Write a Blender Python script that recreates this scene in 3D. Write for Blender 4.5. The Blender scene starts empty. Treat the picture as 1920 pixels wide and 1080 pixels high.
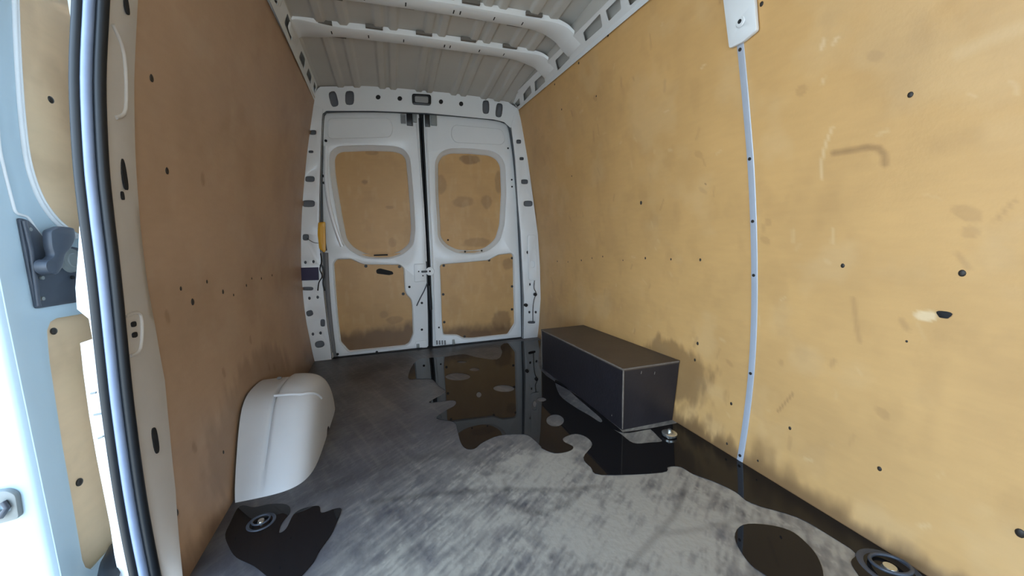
import bpy, bmesh, math, random
import numpy as np
from mathutils import Vector, Matrix
from math import sin, cos, tan, radians, pi
random.seed(7)
sc = bpy.context.scene
# ---------------------------------------------------------------- camera
F = 699.0; YAW = radians(17.5); PITCH = radians(-7.7); ROLL = radians(1.3); CH = 0.82
fw = Vector((sin(YAW)*cos(PITCH), cos(YAW)*cos(PITCH), sin(PITCH)))
rt0 = Vector((cos(YAW), -sin(YAW), 0)); up0 = rt0.cross(fw)
rt = cos(ROLL)*rt0 - sin(ROLL)*up0; up = sin(ROLL)*rt0 + cos(ROLL)*up0
CC = Vector((0, 0, CH))
cam = bpy.data.cameras.new('camera'); camo = bpy.data.objects.new('camera', cam)
sc.collection.objects.link(camo); sc.camera = camo
cam.sensor_width = 36; cam.lens = F/1920*36; cam.clip_start = 0.01
m = Matrix((rt, up, -fw)).transposed().to_4x4(); m.translation = CC; camo.matrix_world = m
# ---------------------------------------------------------------- world: bright overcast sky
w = bpy.data.worlds.new('sky'); sc.world = w; w.use_nodes = True
nt = w.node_tree; nt.nodes.clear()
bg = nt.nodes.new('ShaderNodeBackground'); out = nt.nodes.new('ShaderNodeOutputWorld')
tc = nt.nodes.new('ShaderNodeTexCoord'); sp = nt.nodes.new('ShaderNodeSeparateXYZ'); rp_ = nt.nodes.new('ShaderNodeValToRGB')
nt.links.new(tc.outputs['Generated'], sp.inputs[0]); nt.links.new(sp.outputs['Z'], rp_.inputs[0])
rp_.color_ramp.elements[0].position = 0.0; rp_.color_ramp.elements[0].color = (0.70, 0.85, 1.0, 1)
rp_.color_ramp.elements[1].position = 0.7; rp_.color_ramp.elements[1].color = (0.44, 0.68, 1.0, 1)
nt.links.new(rp_.outputs[0], bg.inputs[0]); bg.inputs[1].default_value = 8.2
nt.links.new(bg.outputs[0], out.inputs[0])
sun = bpy.data.lights.new('sun', 'SUN'); sun.energy = 10.5; sun.angle = radians(.6); sun.color = (1, .95, .87)
suno = bpy.data.objects.new('sun', sun); sc.collection.objects.link(suno); suno.rotation_euler = Vector((-.10, .62, -.78)).to_track_quat('-Z', 'Y').to_euler()
por2 = bpy.data.lights.new('front_opening_portal', 'AREA'); por2.shape = 'RECTANGLE'; por2.size = 1.6; por2.size_y = 1.05; por2.cycles.is_portal = True  # covers the added opening in the unseen front wall
poo2 = bpy.data.objects.new('front_opening_portal', por2); sc.collection.objects.link(poo2); poo2.location = (.3, -1.27, .825); poo2.rotation_euler = (pi/2, 0, pi)
por = bpy.data.lights.new('door_opening_portal', 'AREA'); por.shape = 'RECTANGLE'; por.size = 1.66; por.size_y = 1.24
por.cycles.is_portal = True
poo = bpy.data.objects.new('door_opening_portal', por); sc.collection.objects.link(poo)
poo.location = (-0.66, 0.35, 0.82); poo.rotation_euler = (0, -pi/2, 0)
sc.view_settings.view_transform = 'Standard'; sc.view_settings.look = 'None'
sc.view_settings.gamma = 1; sc.view_settings.use_curve_mapping = False
sc.view_settings.exposure = -0.12
sc.cycles.max_bounces = 10; sc.cycles.diffuse_bounces = 7; sc.cycles.glossy_bounces = 4
D = 2.81
# ---------------------------------------------------------------- helpers
def ray(x, y): return fw + (x-960)/F*rt - (y-540)/F*up
def U(x, y, ax, v):
    d = ray(float(x), float(y)); t = float((v-CC[ax])/d[ax]); return CC + d*t
def U2(x, y, p0, n):
    d = ray(float(x), float(y)); t = (Vector(p0)-CC).dot(n)/d.dot(n); return CC + d*t
def link(o, parent=None):
    sc.collection.objects.link(o)
    if parent is not None: o.parent = parent
    return o
def tag(o, label=None, cat=None, group=None, kind=None):
    if label: o['label'] = label
    if cat: o['category'] = cat
    if group: o['group'] = group
    if kind: o['kind'] = kind
    return o
def empty(name, loc): 
    o = bpy.data.objects.new(name, None); o.location = loc; o.empty_display_size = .05
    return link(o)
def mesh_obj(name, me, mat, parent=None, smooth=None, loc=None):
    """me has world coordinates; parent empties sit unrotated"""
    o = bpy.data.objects.new(name, me); me.materials.append(mat)
    if parent is None and loc is not None:
        me.transform(Matrix.Translation(-Vector(loc))); o.location = loc
    if parent is not None:
        pl = Vector((0,0,0)); p = parent
        while p is not None: pl += p.location; p = p.parent
        me.transform(Matrix.Translation(-pl))
    link(o, parent)
    if smooth is not None:
        for p in me.polygons: p.use_smooth = True
        if smooth > 0: me.set_sharp_from_angle(angle=radians(smooth))
    return o
def bm_obj(name, bm, mat, parent=None, smooth=None, loc=None):
    bmesh.ops.recalc_face_normals(bm, faces=bm.faces)
    me = bpy.data.meshes.new(name); bm.to_mesh(me); bm.free()
    return mesh_obj(name, me, mat, parent, smooth, loc)
def hexa(bm, c8):
    v = [bm.verts.new(c) for c in c8]
    for f in ((0,3,2,1),(4,5,6,7),(0,1,5,4),(1,2,6,5),(2,3,7,6),(3,0,4,7)): bm.faces.new([v[i] for i in f])
def box(bm, lo, hi):
    (a,b,c),(d,e,f) = lo, hi
    hexa(bm, [(a,b,c),(d,b,c),(d,e,c),(a,e,c),(a,b,f),(d,b,f),(d,e,f),(a,e,f)])
def box_obj(name, lo, hi, mat, parent=None, bev=0, loc=None):
    bm = bmesh.new(); box(bm, lo, hi)
    if bev: bmesh.ops.bevel(bm, geom=bm.edges[:], offset=bev, segments=2, affect='EDGES', profile=.5)
    return bm_obj(name, bm, mat, parent, 35 if bev else None, loc)
def tube(bm, pts, r, n=8, cap=True, sx=1.0):
    pts = [Vector(p) for p in pts]; rings = []
    nrm = None
    for i, p in enumerate(pts):
        t = (pts[min(i+1, len(pts)-1)] - pts[max(i-1, 0)]).normalized()
        if nrm is None:
            a = Vector((0,0,1)) if abs(t.z) < .9 else Vector((1,0,0)); nrm = t.cross(a).normalized()
        nrm = (nrm - t*nrm.dot(t)).normalized(); b = t.cross(nrm)
        rr = r[i] if isinstance(r, (list, tuple)) else r
        rings.append([bm.verts.new(p + rr*(cos(2*pi*k/n)*nrm + sx*sin(2*pi*k/n)*b)) for k in range(n)])
    for a, b in zip(rings, rings[1:]):
        for k in range(n): bm.faces.new((a[k], a[(k+1)%n], b[(k+1)%n], b[k]))
    if cap: bm.faces.new(rings[0][::-1]); bm.faces.new(rings[-1])
def tube_obj(name, pts, r, mat, parent=None, n=8, sx=1.0, loc=None):
    bm = bmesh.new(); tube(bm, pts, r, n, True, sx); return bm_obj(name, bm, mat, parent, 50, loc)
def loft(bm, rows, close=False, cap=False):
    R = [[bm.verts.new(p) for p in r] for r in rows]
    for a, b in zip(R, R[1:]):
        k = len(a)
        for i in range(k if close else k-1): bm.faces.new((a[i], a[(i+1)%k], b[(i+1)%k], b[i]))
    if cap: bm.faces.new(R[0][::-1]); bm.faces.new(R[-1])
def cyl(bm, c, ax, r, h, n=20, r2=None):
    c = Vector(c); ax = Vector(ax).normalized()
    tube(bm, [c, c+ax*h], [r, r if r2 is None else r2], n)
def smooth_closed(pts, n=5):
    out_ = []; k = len(pts)
    for i in range(k):
        p0, p1, p2, p3 = [np.array(pts[(i+j-1) % k], float) for j in range(4)]
        for s in range(n):
            t = s/n
            out_.append(tuple(.5*((2*p1)+(-p0+p2)*t+(2*p0-5*p1+4*p2-p3)*t*t+(-p0+3*p1-3*p2+p3)*t**3)))
    return out_
def smooth_open(pts, n=6):
    out_ = []; k = len(pts)
    for i in range(k-1):
        p0, p1, p2, p3 = [np.array(pts[min(max(i+j-1, 0), k-1)], float) for j in range(4)]
        for s in range(n):
            t = s/n
            out_.append(tuple(.5*((2*p1)+(-p0+p2)*t+(2*p0-5*p1+4*p2-p3)*t*t+(-p0+3*p1-3*p2+p3)*t**3)))
    out_.append(tuple(float(a) for a in pts[-1])); return out_
def rounded(pts, r, n=5):
    """round each corner of a polygon (2D) with quadratic arcs"""
    out_ = []; k = len(pts)
    for i in range(k):
        p = np.array(pts[i], float); a = np.array(pts[i-1], float)-p; b = np.array(pts[(i+1) % k], float)-p
        la, lb = np.linalg.norm(a), np.linalg.norm(b)
        rr = min(r, la*.45, lb*.45); A = p+a/la*rr; B = p+b/lb*rr
        for s in range(n+1):
            t = s/n; out_.append(tuple((1-t)**2*A+2*t*(1-t)*p+t*t*B))
    return out_
def ell(cx, cy, rx, ry, n=14, e=1.0, rot=0):
    o_ = []
    for k in range(n):
        a = 2*pi*(k+.5)/n; c, s = cos(a), sin(a)
        x = rx*math.copysign(abs(c)**e, c); y = ry*math.copysign(abs(s)**e, s)
        o_.append((cx+x*cos(rot)-y*sin(rot), cy+x*sin(rot)+y*cos(rot)))
    return o_
def plate(outer, holes, thick, mapf, bevel=0.0):
    """flat sheet with holes; mapf(u,v,w) places it, w in [-thick/2, thick/2]"""
    cu = bpy.data.curves.new('tmp', 'CURVE'); cu.dimensions = '2D'; cu.fill_mode = 'BOTH'
    cu.extrude = max(thick/2-bevel, 0); cu.bevel_depth = bevel; cu.bevel_resolution = 1; cu.offset = -bevel
    for pl in [outer]+list(holes):
        s = cu.splines.new('POLY'); s.points.add(len(pl)-1)
        for i, p in enumerate(pl): s.points[i].co = (p[0], p[1], 0, 1)
        s.use_cyclic_u = True
    o = bpy.data.objects.new('tmp', cu); sc.collection.objects.link(o)
    dg = bpy.context.evaluated_depsgraph_get(); dg.update()
    me = bpy.data.meshes.new_from_object(o.evaluated_get(dg))
    bpy.data.objects.remove(o); bpy.data.curves.remove(cu)
    me.materials.clear()
    for v in me.vertices: v.co = mapf(*v.co)
    bm = bmesh.new(); bm.from_mesh(me); bmesh.ops.remove_doubles(bm, verts=bm.verts, dist=1e-5)
    bmesh.ops.recalc_face_normals(bm, faces=bm.faces); bm.to_mesh(me); bm.free()
    return me
def offset_poly(pts, d):
    """grow a polygon by d (2D)"""
    P = np.array(pts, float); k = len(P)
    area = .5*sum(P[i][0]*P[(i+1)%k][1]-P[(i+1)%k][0]*P[i][1] for i in range(k))
    s = 1 if area > 0 else -1; res = []
    for i in range(k):
        t = P[(i+1)%k]-P[i-1]; t /= (np.linalg.norm(t)+1e-9); res.append(tuple(P[i]+s*d*np.array([t[1], -t[0]])))
    return res
# ---------------------------------------------------------------- materials
def lin(c): return tuple(((x/255)/12.92 if x/255 <= .04045 else (((x/255)+.055)/1.055)**2.4) for x in c)+(1,)
def mat(name, rgb, rough=.5, metal=0, noise=0.0, nscale=8, bump=0.0, bscale=60, coat=0, spec=.5, ior=None):
    m_ = bpy.data.materials.new(name); m_.use_nodes = True; n = m_.node_tree; b = n.nodes['Principled BSDF']
    b.inputs['Roughness'].default_value = rough; b.inputs['Metallic'].default_value = metal
    b.inputs['Coat Weight'].default_value = coat; b.inputs['Coat Roughness'].default_value = .08
    b.inputs['Specular IOR Level'].default_value = spec
    if ior: b.inputs['IOR'].default_value = ior
    c = lin(rgb); t = n.nodes.new('ShaderNodeTexCoord'); tex = n.nodes.new('ShaderNodeTexNoise')
    g = n.nodes.new('ShaderNodeNewGeometry')
    tex.inputs['Scale'].default_value = nscale; tex.inputs['Detail'].default_value = 6
    n.links.new(g.outputs['Position'], tex.inputs['Vector'])
    mx = n.nodes.new('ShaderNodeMixRGB'); mx.blend_type = 'MIX'
    k = 1-noise; mx.inputs[1].default_value = (c[0]*k, c[1]*k, c[2]*k, 1); k = 1+noise
    mx.inputs[2].default_value = (min(c[0]*k, 1), min(c[1]*k, 1), min(c[2]*k, 1), 1)
    n.links.new(tex.outputs['Fac'], mx.inputs[0]); n.links.new(mx.outputs[0], b.inputs['Base Color'])
    if bump:
        t2 = n.nodes.new('ShaderNodeTexNoise'); t2.inputs['Scale'].default_value = bscale; t2.inputs['Detail'].default_value = 4
        bp = n.nodes.new('ShaderNodeBump'); bp.inputs['Strength'].default_value = bump; bp.inputs['Distance'].default_value = .004
        n.links.new(g.outputs['Position'], t2.inputs['Vector'])
        n.links.new(t2.outputs['Fac'], bp.inputs['Height']); n.links.new(bp.outputs[0], b.inputs['Normal'])
    return m_
def attr_mat(name, base, smudge, damp, light, rough, grain_scale, grain_amt, bump=.15, bscale=150, damp_rough=.3, mott=.12, mscale=3.0):
    """material reading the vertex attribute 'wear': R smudge, G damp/wet stain, B pale scuff, floor sheen"""
    m_ = bpy.data.materials.new(name); m_.use_nodes = True; n = m_.node_tree; b = n.nodes['Principled BSDF']
    L = n.links.new; g = n.nodes.new('ShaderNodeNewGeometry')
    a = n.nodes.new('ShaderNodeAttribute'); a.attribute_name = 'wear'; s = n.nodes.new('ShaderNodeSeparateColor'); L(a.outputs['Color'], s.inputs[0])
    def noise_(sc_, det=5, vec=None):
        t = n.nodes.new('ShaderNodeTexNoise'); t.inputs['Scale'].default_value = sc_; t.inputs['Detail'].default_value = det
        L(vec or g.outputs['Position'], t.inputs['Vector']); return t
    mp = n.nodes.new('ShaderNodeMapping'); mp.inputs['Scale'].default_value = grain_scale; L(g.outputs['Position'], mp.inputs[0])
    gr = noise_(1.0, 6, mp.outputs[0]); mo = noise_(mscale, 5)
    def mixc(f, c1, c2, bt='MIX'):
        x = n.nodes.new('ShaderNodeMixRGB'); x.blend_type = bt
        if isinstance(f, float): x.inputs[0].default_value = f
        else: L(f, x.inputs[0])
        for i, c in ((1, c1), (2, c2)):
            if isinstance(c, tuple): x.inputs[i].default_value = c
            else: L(c, x.inputs[i])
        return x.outputs[0]
    B = lin(base)
    def sc3(c, k): return (min(c[0]*k, 1), min(c[1]*k, 1), min(c[2]*k, 1), 1)
    c = mixc(gr.outputs['Fac'], sc3(B, 1-grain_amt), sc3(B, 1+grain_amt))
    mr = n.nodes.new('ShaderNodeMapRange'); mr.inputs[1].default_value = .3; mr.inputs[2].default_value = .7; L(mo.outputs['Fac'], mr.inputs[0])
    c2 = mixc(mr.outputs[0], (1-mott, 1-mott, 1-mott, 1), (1, 1, 1, 1)); c = mixc(1.0, c, c2, 'MULTIPLY')
    c = mixc(s.outputs[0], c, lin(smudge)); c = mixc(s.outputs[2], c, lin(light)); c = mixc(s.outputs[1], c, lin(damp))
    L(c, b.inputs['Base Color'])
    r = n.nodes.new('ShaderNodeMapRange'); r.inputs[3].default_value = rough; r.inputs[4].default_value = damp_rough
    L(s.outputs[1], r.inputs[0]); L(r.outputs[0], b.inputs['Roughness'])
    if bump:
        t2 = noise_(bscale, 4); bp = n.nodes.new('ShaderNodeBump'); bp.inputs['Strength'].default_value = bump; bp.inputs['Distance'].default_value = .003
        L(t2.outputs['Fac'], bp.inputs['Height']); L(bp.outputs[0], b.inputs['Normal'])
    return m_
M = dict(
 paint=mat('white_paint', (220, 222, 222), .38, noise=.04, nscale=5, bump=.12, bscale=14, coat=.25),
 roof=mat('roof_primer', (188, 186, 180), .55, noise=.10, nscale=6, bump=.1, bscale=20),
 cavity=mat('cavity_grey', (112, 112, 114), .6, noise=.15),
 hole=mat('dark_hole', (20, 20, 22), .8, noise=.1),
 rubber=mat('black_rubber', (20, 24, 28), .42, noise=.15, nscale=30, spec=.35),
 gasket=mat('grey_rubber', (60, 66, 72), .45, noise=.1),
 doorpaint=mat('blue_grey_paint', (176, 196, 206), .35, noise=.05, coat=.3),
 plastic=mat('dark_grey_plastic', (62, 68, 78), .4, noise=.1, nscale=40),
 cup=mat('grey_plastic', (128, 132, 130), .4, noise=.05),
 white_plastic=mat('white_plastic', (198, 199, 200), .42, noise=.06, nscale=7, bump=.25, bscale=22),
 alu=mat('aluminium', (186, 194, 206), .38, .35, noise=.06, nscale=20),
 steel=mat('zinc_steel', (150, 152, 148), .35, .8, noise=.1, nscale=40),
 chrome=mat('bright_zinc', (215, 216, 210), .22, .9, noise=.08, nscale=40),
 blackply=mat('black_film_plywood', (33, 30, 34), .42, noise=.35, nscale=14, bump=.2, bscale=60),
 plytop=mat('worn_box_top', (74, 64, 56), .5, noise=.35, nscale=9, bump=.2, bscale=60),
 edge=mat('worn_ply_edge', (102, 93, 84), .7, noise=.35, nscale=60),
 screw=mat('dark_screw', (40, 34, 28), .5, noise=.3, nscale=80),
 yellow=mat('yellow_plastic', (214, 158, 24), .4, noise=.1),
 purple=mat('dark_purple_pad', (52, 48, 74), .7, noise=.1),
 lens=mat('lamp_lens', (150, 150, 148), .2, noise=.1, nscale=200),
 black=mat('black_plastic', (16, 16, 18), .35, noise=.1),
 ground=mat('asphalt', (190, 184, 172), .9, noise=.15, nscale=3),
 pad=mat('adhesive_pad', (104, 99, 92), .8, noise=.1),
 grey=mat('bulkhead_grey', (120, 120, 118), .7, noise=.1),
 puddle=mat('puddle_water', (26, 25, 26), .015, noise=.15, nscale=5, ior=1.33, bump=0),
)
ply_args = dict(base=(208, 164, 104), smudge=(120, 88, 56), damp=(92, 66, 44), light=(226, 200, 158), rough=.5,
                grain_scale=(14, 14, 60), grain_amt=.06, bump=.12, bscale=120, damp_rough=.4, mott=.12, mscale=2.6)
M['ply'] = attr_mat('plywood_lining', **ply_args)
M['ply_shaded'] = attr_mat('shaded_plywood_lining', **dict(ply_args, base=(186, 155, 126), light=(206, 188, 164)))  # same plywood, greyer and darker: left wall shade put into the colour
M['ply_pale'] = attr_mat('pale_plywood', **dict(ply_args, base=(240, 208, 168)))
M['floor'] = attr_mat('worn_floor', base=(80, 78, 82), smudge=(42, 41, 44), damp=(24, 23, 25), light=(170, 163, 150), rough=.42,
                      grain_scale=(60, 22, 20), grain_amt=.22, bump=.5, bscale=45, damp_rough=.12, mott=.3, mscale=9)
# ---------------------------------------------------------------- numpy noise
rng = np.random.RandomState(3)
TAB = rng.rand(256, 256)
def vn(x, y):
    xi = np.floor(x).astype(int); yi = np.floor(y).astype(int); fx = x-xi; fy = y-yi
    fx = fx*fx*(3-2*fx); fy = fy*fy*(3-2*fy)
    a = TAB[xi % 256, yi % 256]; b = TAB[(xi+1) % 256, yi % 256]; c = TAB[xi % 256, (yi+1) % 256]; d = TAB[(xi+1) % 256, (yi+1) % 256]
    return (a*(1-fx)+b*fx)*(1-fy)+(c*(1-fx)+d*fx)*fy
def fbm(x, y, o=4):
    s = 0; a = .5
    for i in range(o): s = s+a*vn(x*2**i+17*i, y*2**i+31*i); a *= .5
    return s/(1-.5**o)
def sst(a, b, x): t = np.clip((x-a)/(b-a), 0, 1); return t*t*(3-2*t)
def stroke(Xa, Ya, pts, wdt, soft=1.0):
    """soft mask along a polyline, pts in the same 2D coordinates"""
    best = np.full(Xa.shape, 1e9)
    for (x0, y0), (x1, y1) in zip(pts, pts[1:]) if len(pts) > 1 else [(pts[0], pts[0])]:
        dx, dy = x1-x0, y1-y0; l2 = dx*dx+dy*dy+1e-12
        t = np.clip(((Xa-x0)*dx+(Ya-y0)*dy)/l2, 0, 1); best = np.minimum(best, np.hypot(Xa-x0-t*dx, Ya-y0-t*dy))
    return 1-sst(wdt*(1-soft*.6), wdt*(1+soft*.5), best)
def blob(Xa, Ya, c, rx, ry, rot=0, wob=.35, seed=0):
    x = Xa-c[0]; y = Ya-c[1]; u = (x*cos(rot)+y*sin(rot))/rx; v = (-x*sin(rot)+y*cos(rot))/ry
    r = np.hypot(u, v)+wob*(fbm(Xa*25+seed, Ya*25+seed*3, 3)-.5)*2
    return 1-sst(.75, 1.1, r)
def grid_obj(name, A, B, pos, wear, mt, parent=None, thick=0, tn=None):
    """A,B 1D arrays; pos(a,b)->(x,y,z) arrays; wear(a,b)->(r,g,b)"""
    AA, BB = np.meshgrid(A, B, indexing='ij'); X, Y, Z = pos(AA, BB)
    na, nb = AA.shape; co = np.stack([X, Y, Z], -1).reshape(-1, 3)
    idx = np.arange(na*nb).reshape(na, nb)
    f = np.stack([idx[:-1, :-1], idx[1:, :-1], idx[1:, 1:], idx[:-1, 1:]], -1).reshape(-1, 4)
    me = bpy.data.meshes.new(name); me.from_pydata(co.tolist(), [], f.tolist())
    at = me.color_attributes.new('wear', 'FLOAT_COLOR', 'POINT')
    r, g, b = wear(AA, BB); buf = np.stack([r, g, b, np.ones_like(r)], -1).reshape(-1).astype(np.float32)
    at.data.foreach_set('color', np.clip(buf, 0, 1))
    me.polygons.foreach_set('use_smooth', np.ones(len(f), dtype=bool)); me.update()
    return mesh_obj(name, me, mt, parent)
# ---------------------------------------------------------------- wall surfaces
cRr = np.polyfit([0, .32, .8, 1.09, 1.53, 1.78], [1.094, 1.127, 1.117, 1.078, 1.019, .968], 3)
cRf = np.polyfit([0, .33, .68, .855, 1.05, 1.38, 1.5, 1.75], [1.148, 1.177, 1.159, 1.142, 1.114, 1.044, 1.014, .962], 3)
cLr = np.polyfit([0, .368, .659, 1.01, 1.352, 1.687], [-.566, -.595, -.592, -.555, -.5, -.431], 3)
cLf = np.polyfit([0, .3, .6, 1.0, 1.4, 1.75], [-.535, -.562, -.575, -.545, -.485, -.41], 3)
def WR(y, z):
    t = np.clip((y-.949)/(D-.949), -.3, 1); return np.polyval(cRf, z)*(1-t)+np.polyval(cRr, z)*t
def WL(y, z):
    t = np.clip((y-1.0)/(D-1.0), 0, 1); return np.polyval(cLf, z)*(1-t)+np.polyval(cLr, z)*t
def onR(x, y):
    X = 1.1
    for i in range(25): p = U(x, y, 0, X); X = .5*X+.5*float(WR(p.y, p.z))
    return U(x, y, 0, X)
def onL(x, y):
    X = -.55
    for i in range(25): p = U(x, y, 0, X); X = .5*X+.5*float(WL(p.y, p.z))
    return U(x, y, 0, X)
def YZ(f, pts): return [(f(*p).y, f(*p).z) for p in pts]
ZR0 = lambda y: 1.70+(y-1.3)*.0565      # height of the right wall's top edge
# ================================================================ ROOM SHELL
outer = bmesh.new()
box(outer, (1.24, -1.3, -.06), (1.26, 2.98, 1.99)); box(outer, (-.66, -1.3, 1.97), (1.26, 2.98, 1.99))
box(outer, (-.66, 2.96, -.06), (1.26, 2.98, 1.99)); box(outer, (-.66, -1.3, -.06), (1.26, 2.98, -.03))
box(outer, (-.66, 1.17, -.06), (-.64, 2.98, 1.99)); box(outer, (-.66, -1.3, -.06), (-.64, -.27, 1.99)); box(outer, (-.66, -.3, 1.64), (-.64, 1.05, 1.99))
tag(bm_obj('wall_outer', outer, M['paint']), kind='structure')
bm = bmesh.new(); box(bm, (-.63, -1.28, 0), (1.23, -1.25, .30)); box(bm, (-.63, -1.28, 1.35), (1.23, -1.25, 1.95)); box(bm, (-.63, -1.28, .30), (-.5, -1.25, 1.35)); box(bm, (1.1, -1.28, .30), (1.23, -1.25, 1.35))  # unseen front wall, its opening cut and enlarged to light the rear doors
tag(bm_obj('wall_front', bm, M['grey']), kind='structure')
tag(box_obj('ground', (-14, -14, -.66), (14, 14, -.62), M['ground']), kind='structure')
# ---- floor
FP = lambda pts: [(U(x, y, 2, 0).x, U(x, y, 2, 0).y) for x, y in pts]
trail1 = FP([(700, 940), (830, 925), (960, 917), (1050, 920), (1120, 912)])
ringarc = FP([(945, 900), (955, 940), (985, 962), (1020, 962), (1065, 945), (1085, 925)])
x1 = FP([(1290, 905), (1265, 965), (1230, 1005), (1180, 1060)]); x2 = FP([(1245, 1000), (1300, 995), (1380, 975)])
arc3 = FP([(560, 940), (720, 870), (850, 850), (940, 880)])
def floor_wear_sheen(X, Y):
    n1 = fbm(X*6, Y*6, 5); n2 = fbm(X*22+5, Y*22, 4); n3 = fbm(X*2.2+3, Y*2.2+9, 3)
    stre = fbm((X+Y*.4)*60, Y*6+X*4, 3)
    # dried mud and painted-in sheen: strongest beside the door opening, fading to the rear
    mud_sheen = (1-sst(.88, 1.62, Y - .25*(X-.3) + (n1-.5)*.5))*sst(-.42, .1, X - (Y-.8)*.15 + (n1-.5)*.3)
    n4 = fbm(X*70+9, Y*45+3, 3); spk = sst(.70, .80, fbm(X*95, Y*60+X*30, 2))
    uu = (X*.80+Y*.60); vv = (X*.60-Y*.80); st2 = fbm(vv*110, uu*16, 3); st3 = sst(.74, .84, vn(vv*170+4, uu*26))*sst(.45, .6, n2)
    mud_sheen = mud_sheen*(.44+.62*(n2-.45)+.35*(n4-.5)+.35*(n1-.45)+.25*spk+.75*(st2-.5)+.35*st3) + .10*sst(.4, .7, n1) + .10*sst(.55, .8, stre) + .07*sst(.5, .8, st2) + .08*st3
    mud_sheen = mud_sheen + .30*blob(X, Y, (.42, 1.16), .22, .10, .15, .5, 3) + .25*blob(X, Y, (.62, .82), .3, .12, -.1, .5, 8)
    dark = .55*stroke(X, Y, trail1, .012, 1.4)+.5*stroke(X, Y, ringarc, .010, 1.4)+.5*stroke(X, Y, x1, .010, 1.4)+.4*stroke(X, Y, x2, .010, 1.4)+.35*stroke(X, Y, arc3, .03, 1.4)
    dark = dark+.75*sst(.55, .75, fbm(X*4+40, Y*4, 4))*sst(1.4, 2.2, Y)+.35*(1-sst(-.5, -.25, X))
    return np.clip(dark, 0, .9), np.zeros_like(X), np.clip(mud_sheen, 0, .75)*(1-.6*np.clip(dark, 0, 1))
fl = grid_obj('floor', np.arange(-.60, 1.235, .006), np.arange(.2, 2.875, .006), lambda a, b: (a, b, 0*a), floor_wear_sheen, M['floor'])
tag(fl, kind='structure')
tag(box_obj('floor_front', (-.62, -1.25, -.02), (1.23, .2, 0.0), M['floor']), kind='structure')
fl2 = bpy.data.objects['floor_front']; fl2.name = 'floor_edge'
# ---- right wall
R_arc = YZ(onR, [(1563, 287), (1590, 283), (1626, 276), (1648, 278), (1658, 290), (1659, 308)])
R_la = YZ(onR, [(1561, 238), (1548, 270), (1541, 300), (1539, 335)])
R_scr = YZ(onR, [(1487, 738), (1458, 772)]); R_sm = YZ(onR, [(1504, 170), (1641, 105), (1317, 357), (1440, 416), (1436, 452), (1367, 680), (1465, 680), (1655, 775), (1812, 400), (1820, 435), (1116, 185), (1310, 290)])
R_vert = YZ(onR, [(1600, 560), (1607, 620), (1612, 640)])
R_lt = YZ(onR, [(1322, 120), (1315, 128)]); R_lt2 = YZ(onR, [(1545, 75), (1540, 92)]); R_lt3 = YZ(onR, [(1570, 70), (1563, 82)]); R_lt4 = YZ(onR, [(1546, 145), (1541, 158)]); R_lt5 = YZ(onR, [(1562, 430), (1560, 455)])
R_dia = YZ(onR, [(1800, 100), (1860, 72), (1920, 50)]); R_chip = onR(1738, 592)
def wall_r_wear(Y, Z):
    n1 = fbm(Y*5, Z*5, 5); n2 = fbm(Y*28, Z*10, 4); n3 = fbm(Y*2+11, Z*2, 3)
    h = .045+.05*np.exp(-((Y-1.18)/.16)**2)+.02*np.sin(Y*9)
    h = h + (n2-.5)*.10*(1+2.0*np.exp(-((Y-1.15)/.2)**2)) + (n1-.5)*.05
    damp = .75*(1-sst(h*.2, h+.03, Z))
    damp = np.maximum(damp, .55*(1-sst(.75, 1.05, np.hypot((Y-1.32)/.26, (Z-.22)/.14)+(n2-.5)*.7)))
    damp = np.maximum(damp, .30*(1-sst(.10, .42, Z+(n1-.5)*.3))*sst(1.3, 2.4, Y))
    sm = .10*sst(.5, .72, n1)+.10*sst(.55, .8, fbm(Y*14+7, Z*9, 4))
    for i, (a, b) in enumerate(R_sm): sm = sm+.2*blob(Y, Z, (a, b), .012+.006*(i % 3), .012, .6, .5, i)
    sm = sm+.5*stroke(Y, Z, R_arc, .007, 1.2)+.4*stroke(Y, Z, R_scr, .0035)+.25*stroke(Y, Z, R_vert, .006, 1.3)
    rr = np.random.RandomState(11)
    for k in range(46):
        y0 = rr.uniform(.4, 2.6); z0 = rr.uniform(.1, 1.6); a = rr.uniform(-.6, .6)+pi/2; l = rr.uniform(.01, .05)
        sm = sm+rr.uniform(.1, .3)*stroke(Y, Z, [(y0, z0), (y0+l*cos(a), z0+l*sin(a))], rr.uniform(.003, .007), 1.3)
    lt = .45*(stroke(Y, Z, R_la, .0035)+stroke(Y, Z, R_lt, .003)+stroke(Y, Z, R_lt2, .005)+stroke(Y, Z, R_lt3, .004)+stroke(Y, Z, R_lt4, .003)+.6*stroke(Y, Z, R_lt5, .004))
    lt = lt+.15*stroke(Y, Z, R_dia, .012, 1.3)+.8*blob(Y, Z, (R_chip.y, R_chip.z), .022, .013, -.2, .3, 5)+.12*sst(.5, .75, fbm(Y*7+60, Z*7, 4))
    for k in range(70):
        y0 = rr.uniform(.4, 2.6); z0 = rr.uniform(.1, 1.6); a = rr.uniform(0, pi); l = rr.uniform(.005, .04)
        lt = lt+rr.uniform(.08, .25)*stroke(Y, Z, [(y0, z0), (y0+l*cos(a), z0+l*sin(a))], rr.uniform(.002, .006), 1.2)
    return np.clip(sm, 0, .8), np.clip(damp, 0, .9), np.clip(lt, 0, .85)
Zt = np.linspace(0, 1, 290)
def wr_pos(Y, T): Z = T*ZR0(Y); return WR(Y, Z), Y, Z
wr = grid_obj('wall_right', np.arange(-.2, 2.83, .0065), Zt, wr_pos, lambda Y, T: wall_r_wear(Y, T*ZR0(Y)), M['ply'])
tag(wr, kind='structure')
zero = lambda a, b: (0*a, 0*a, 0*a)
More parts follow.
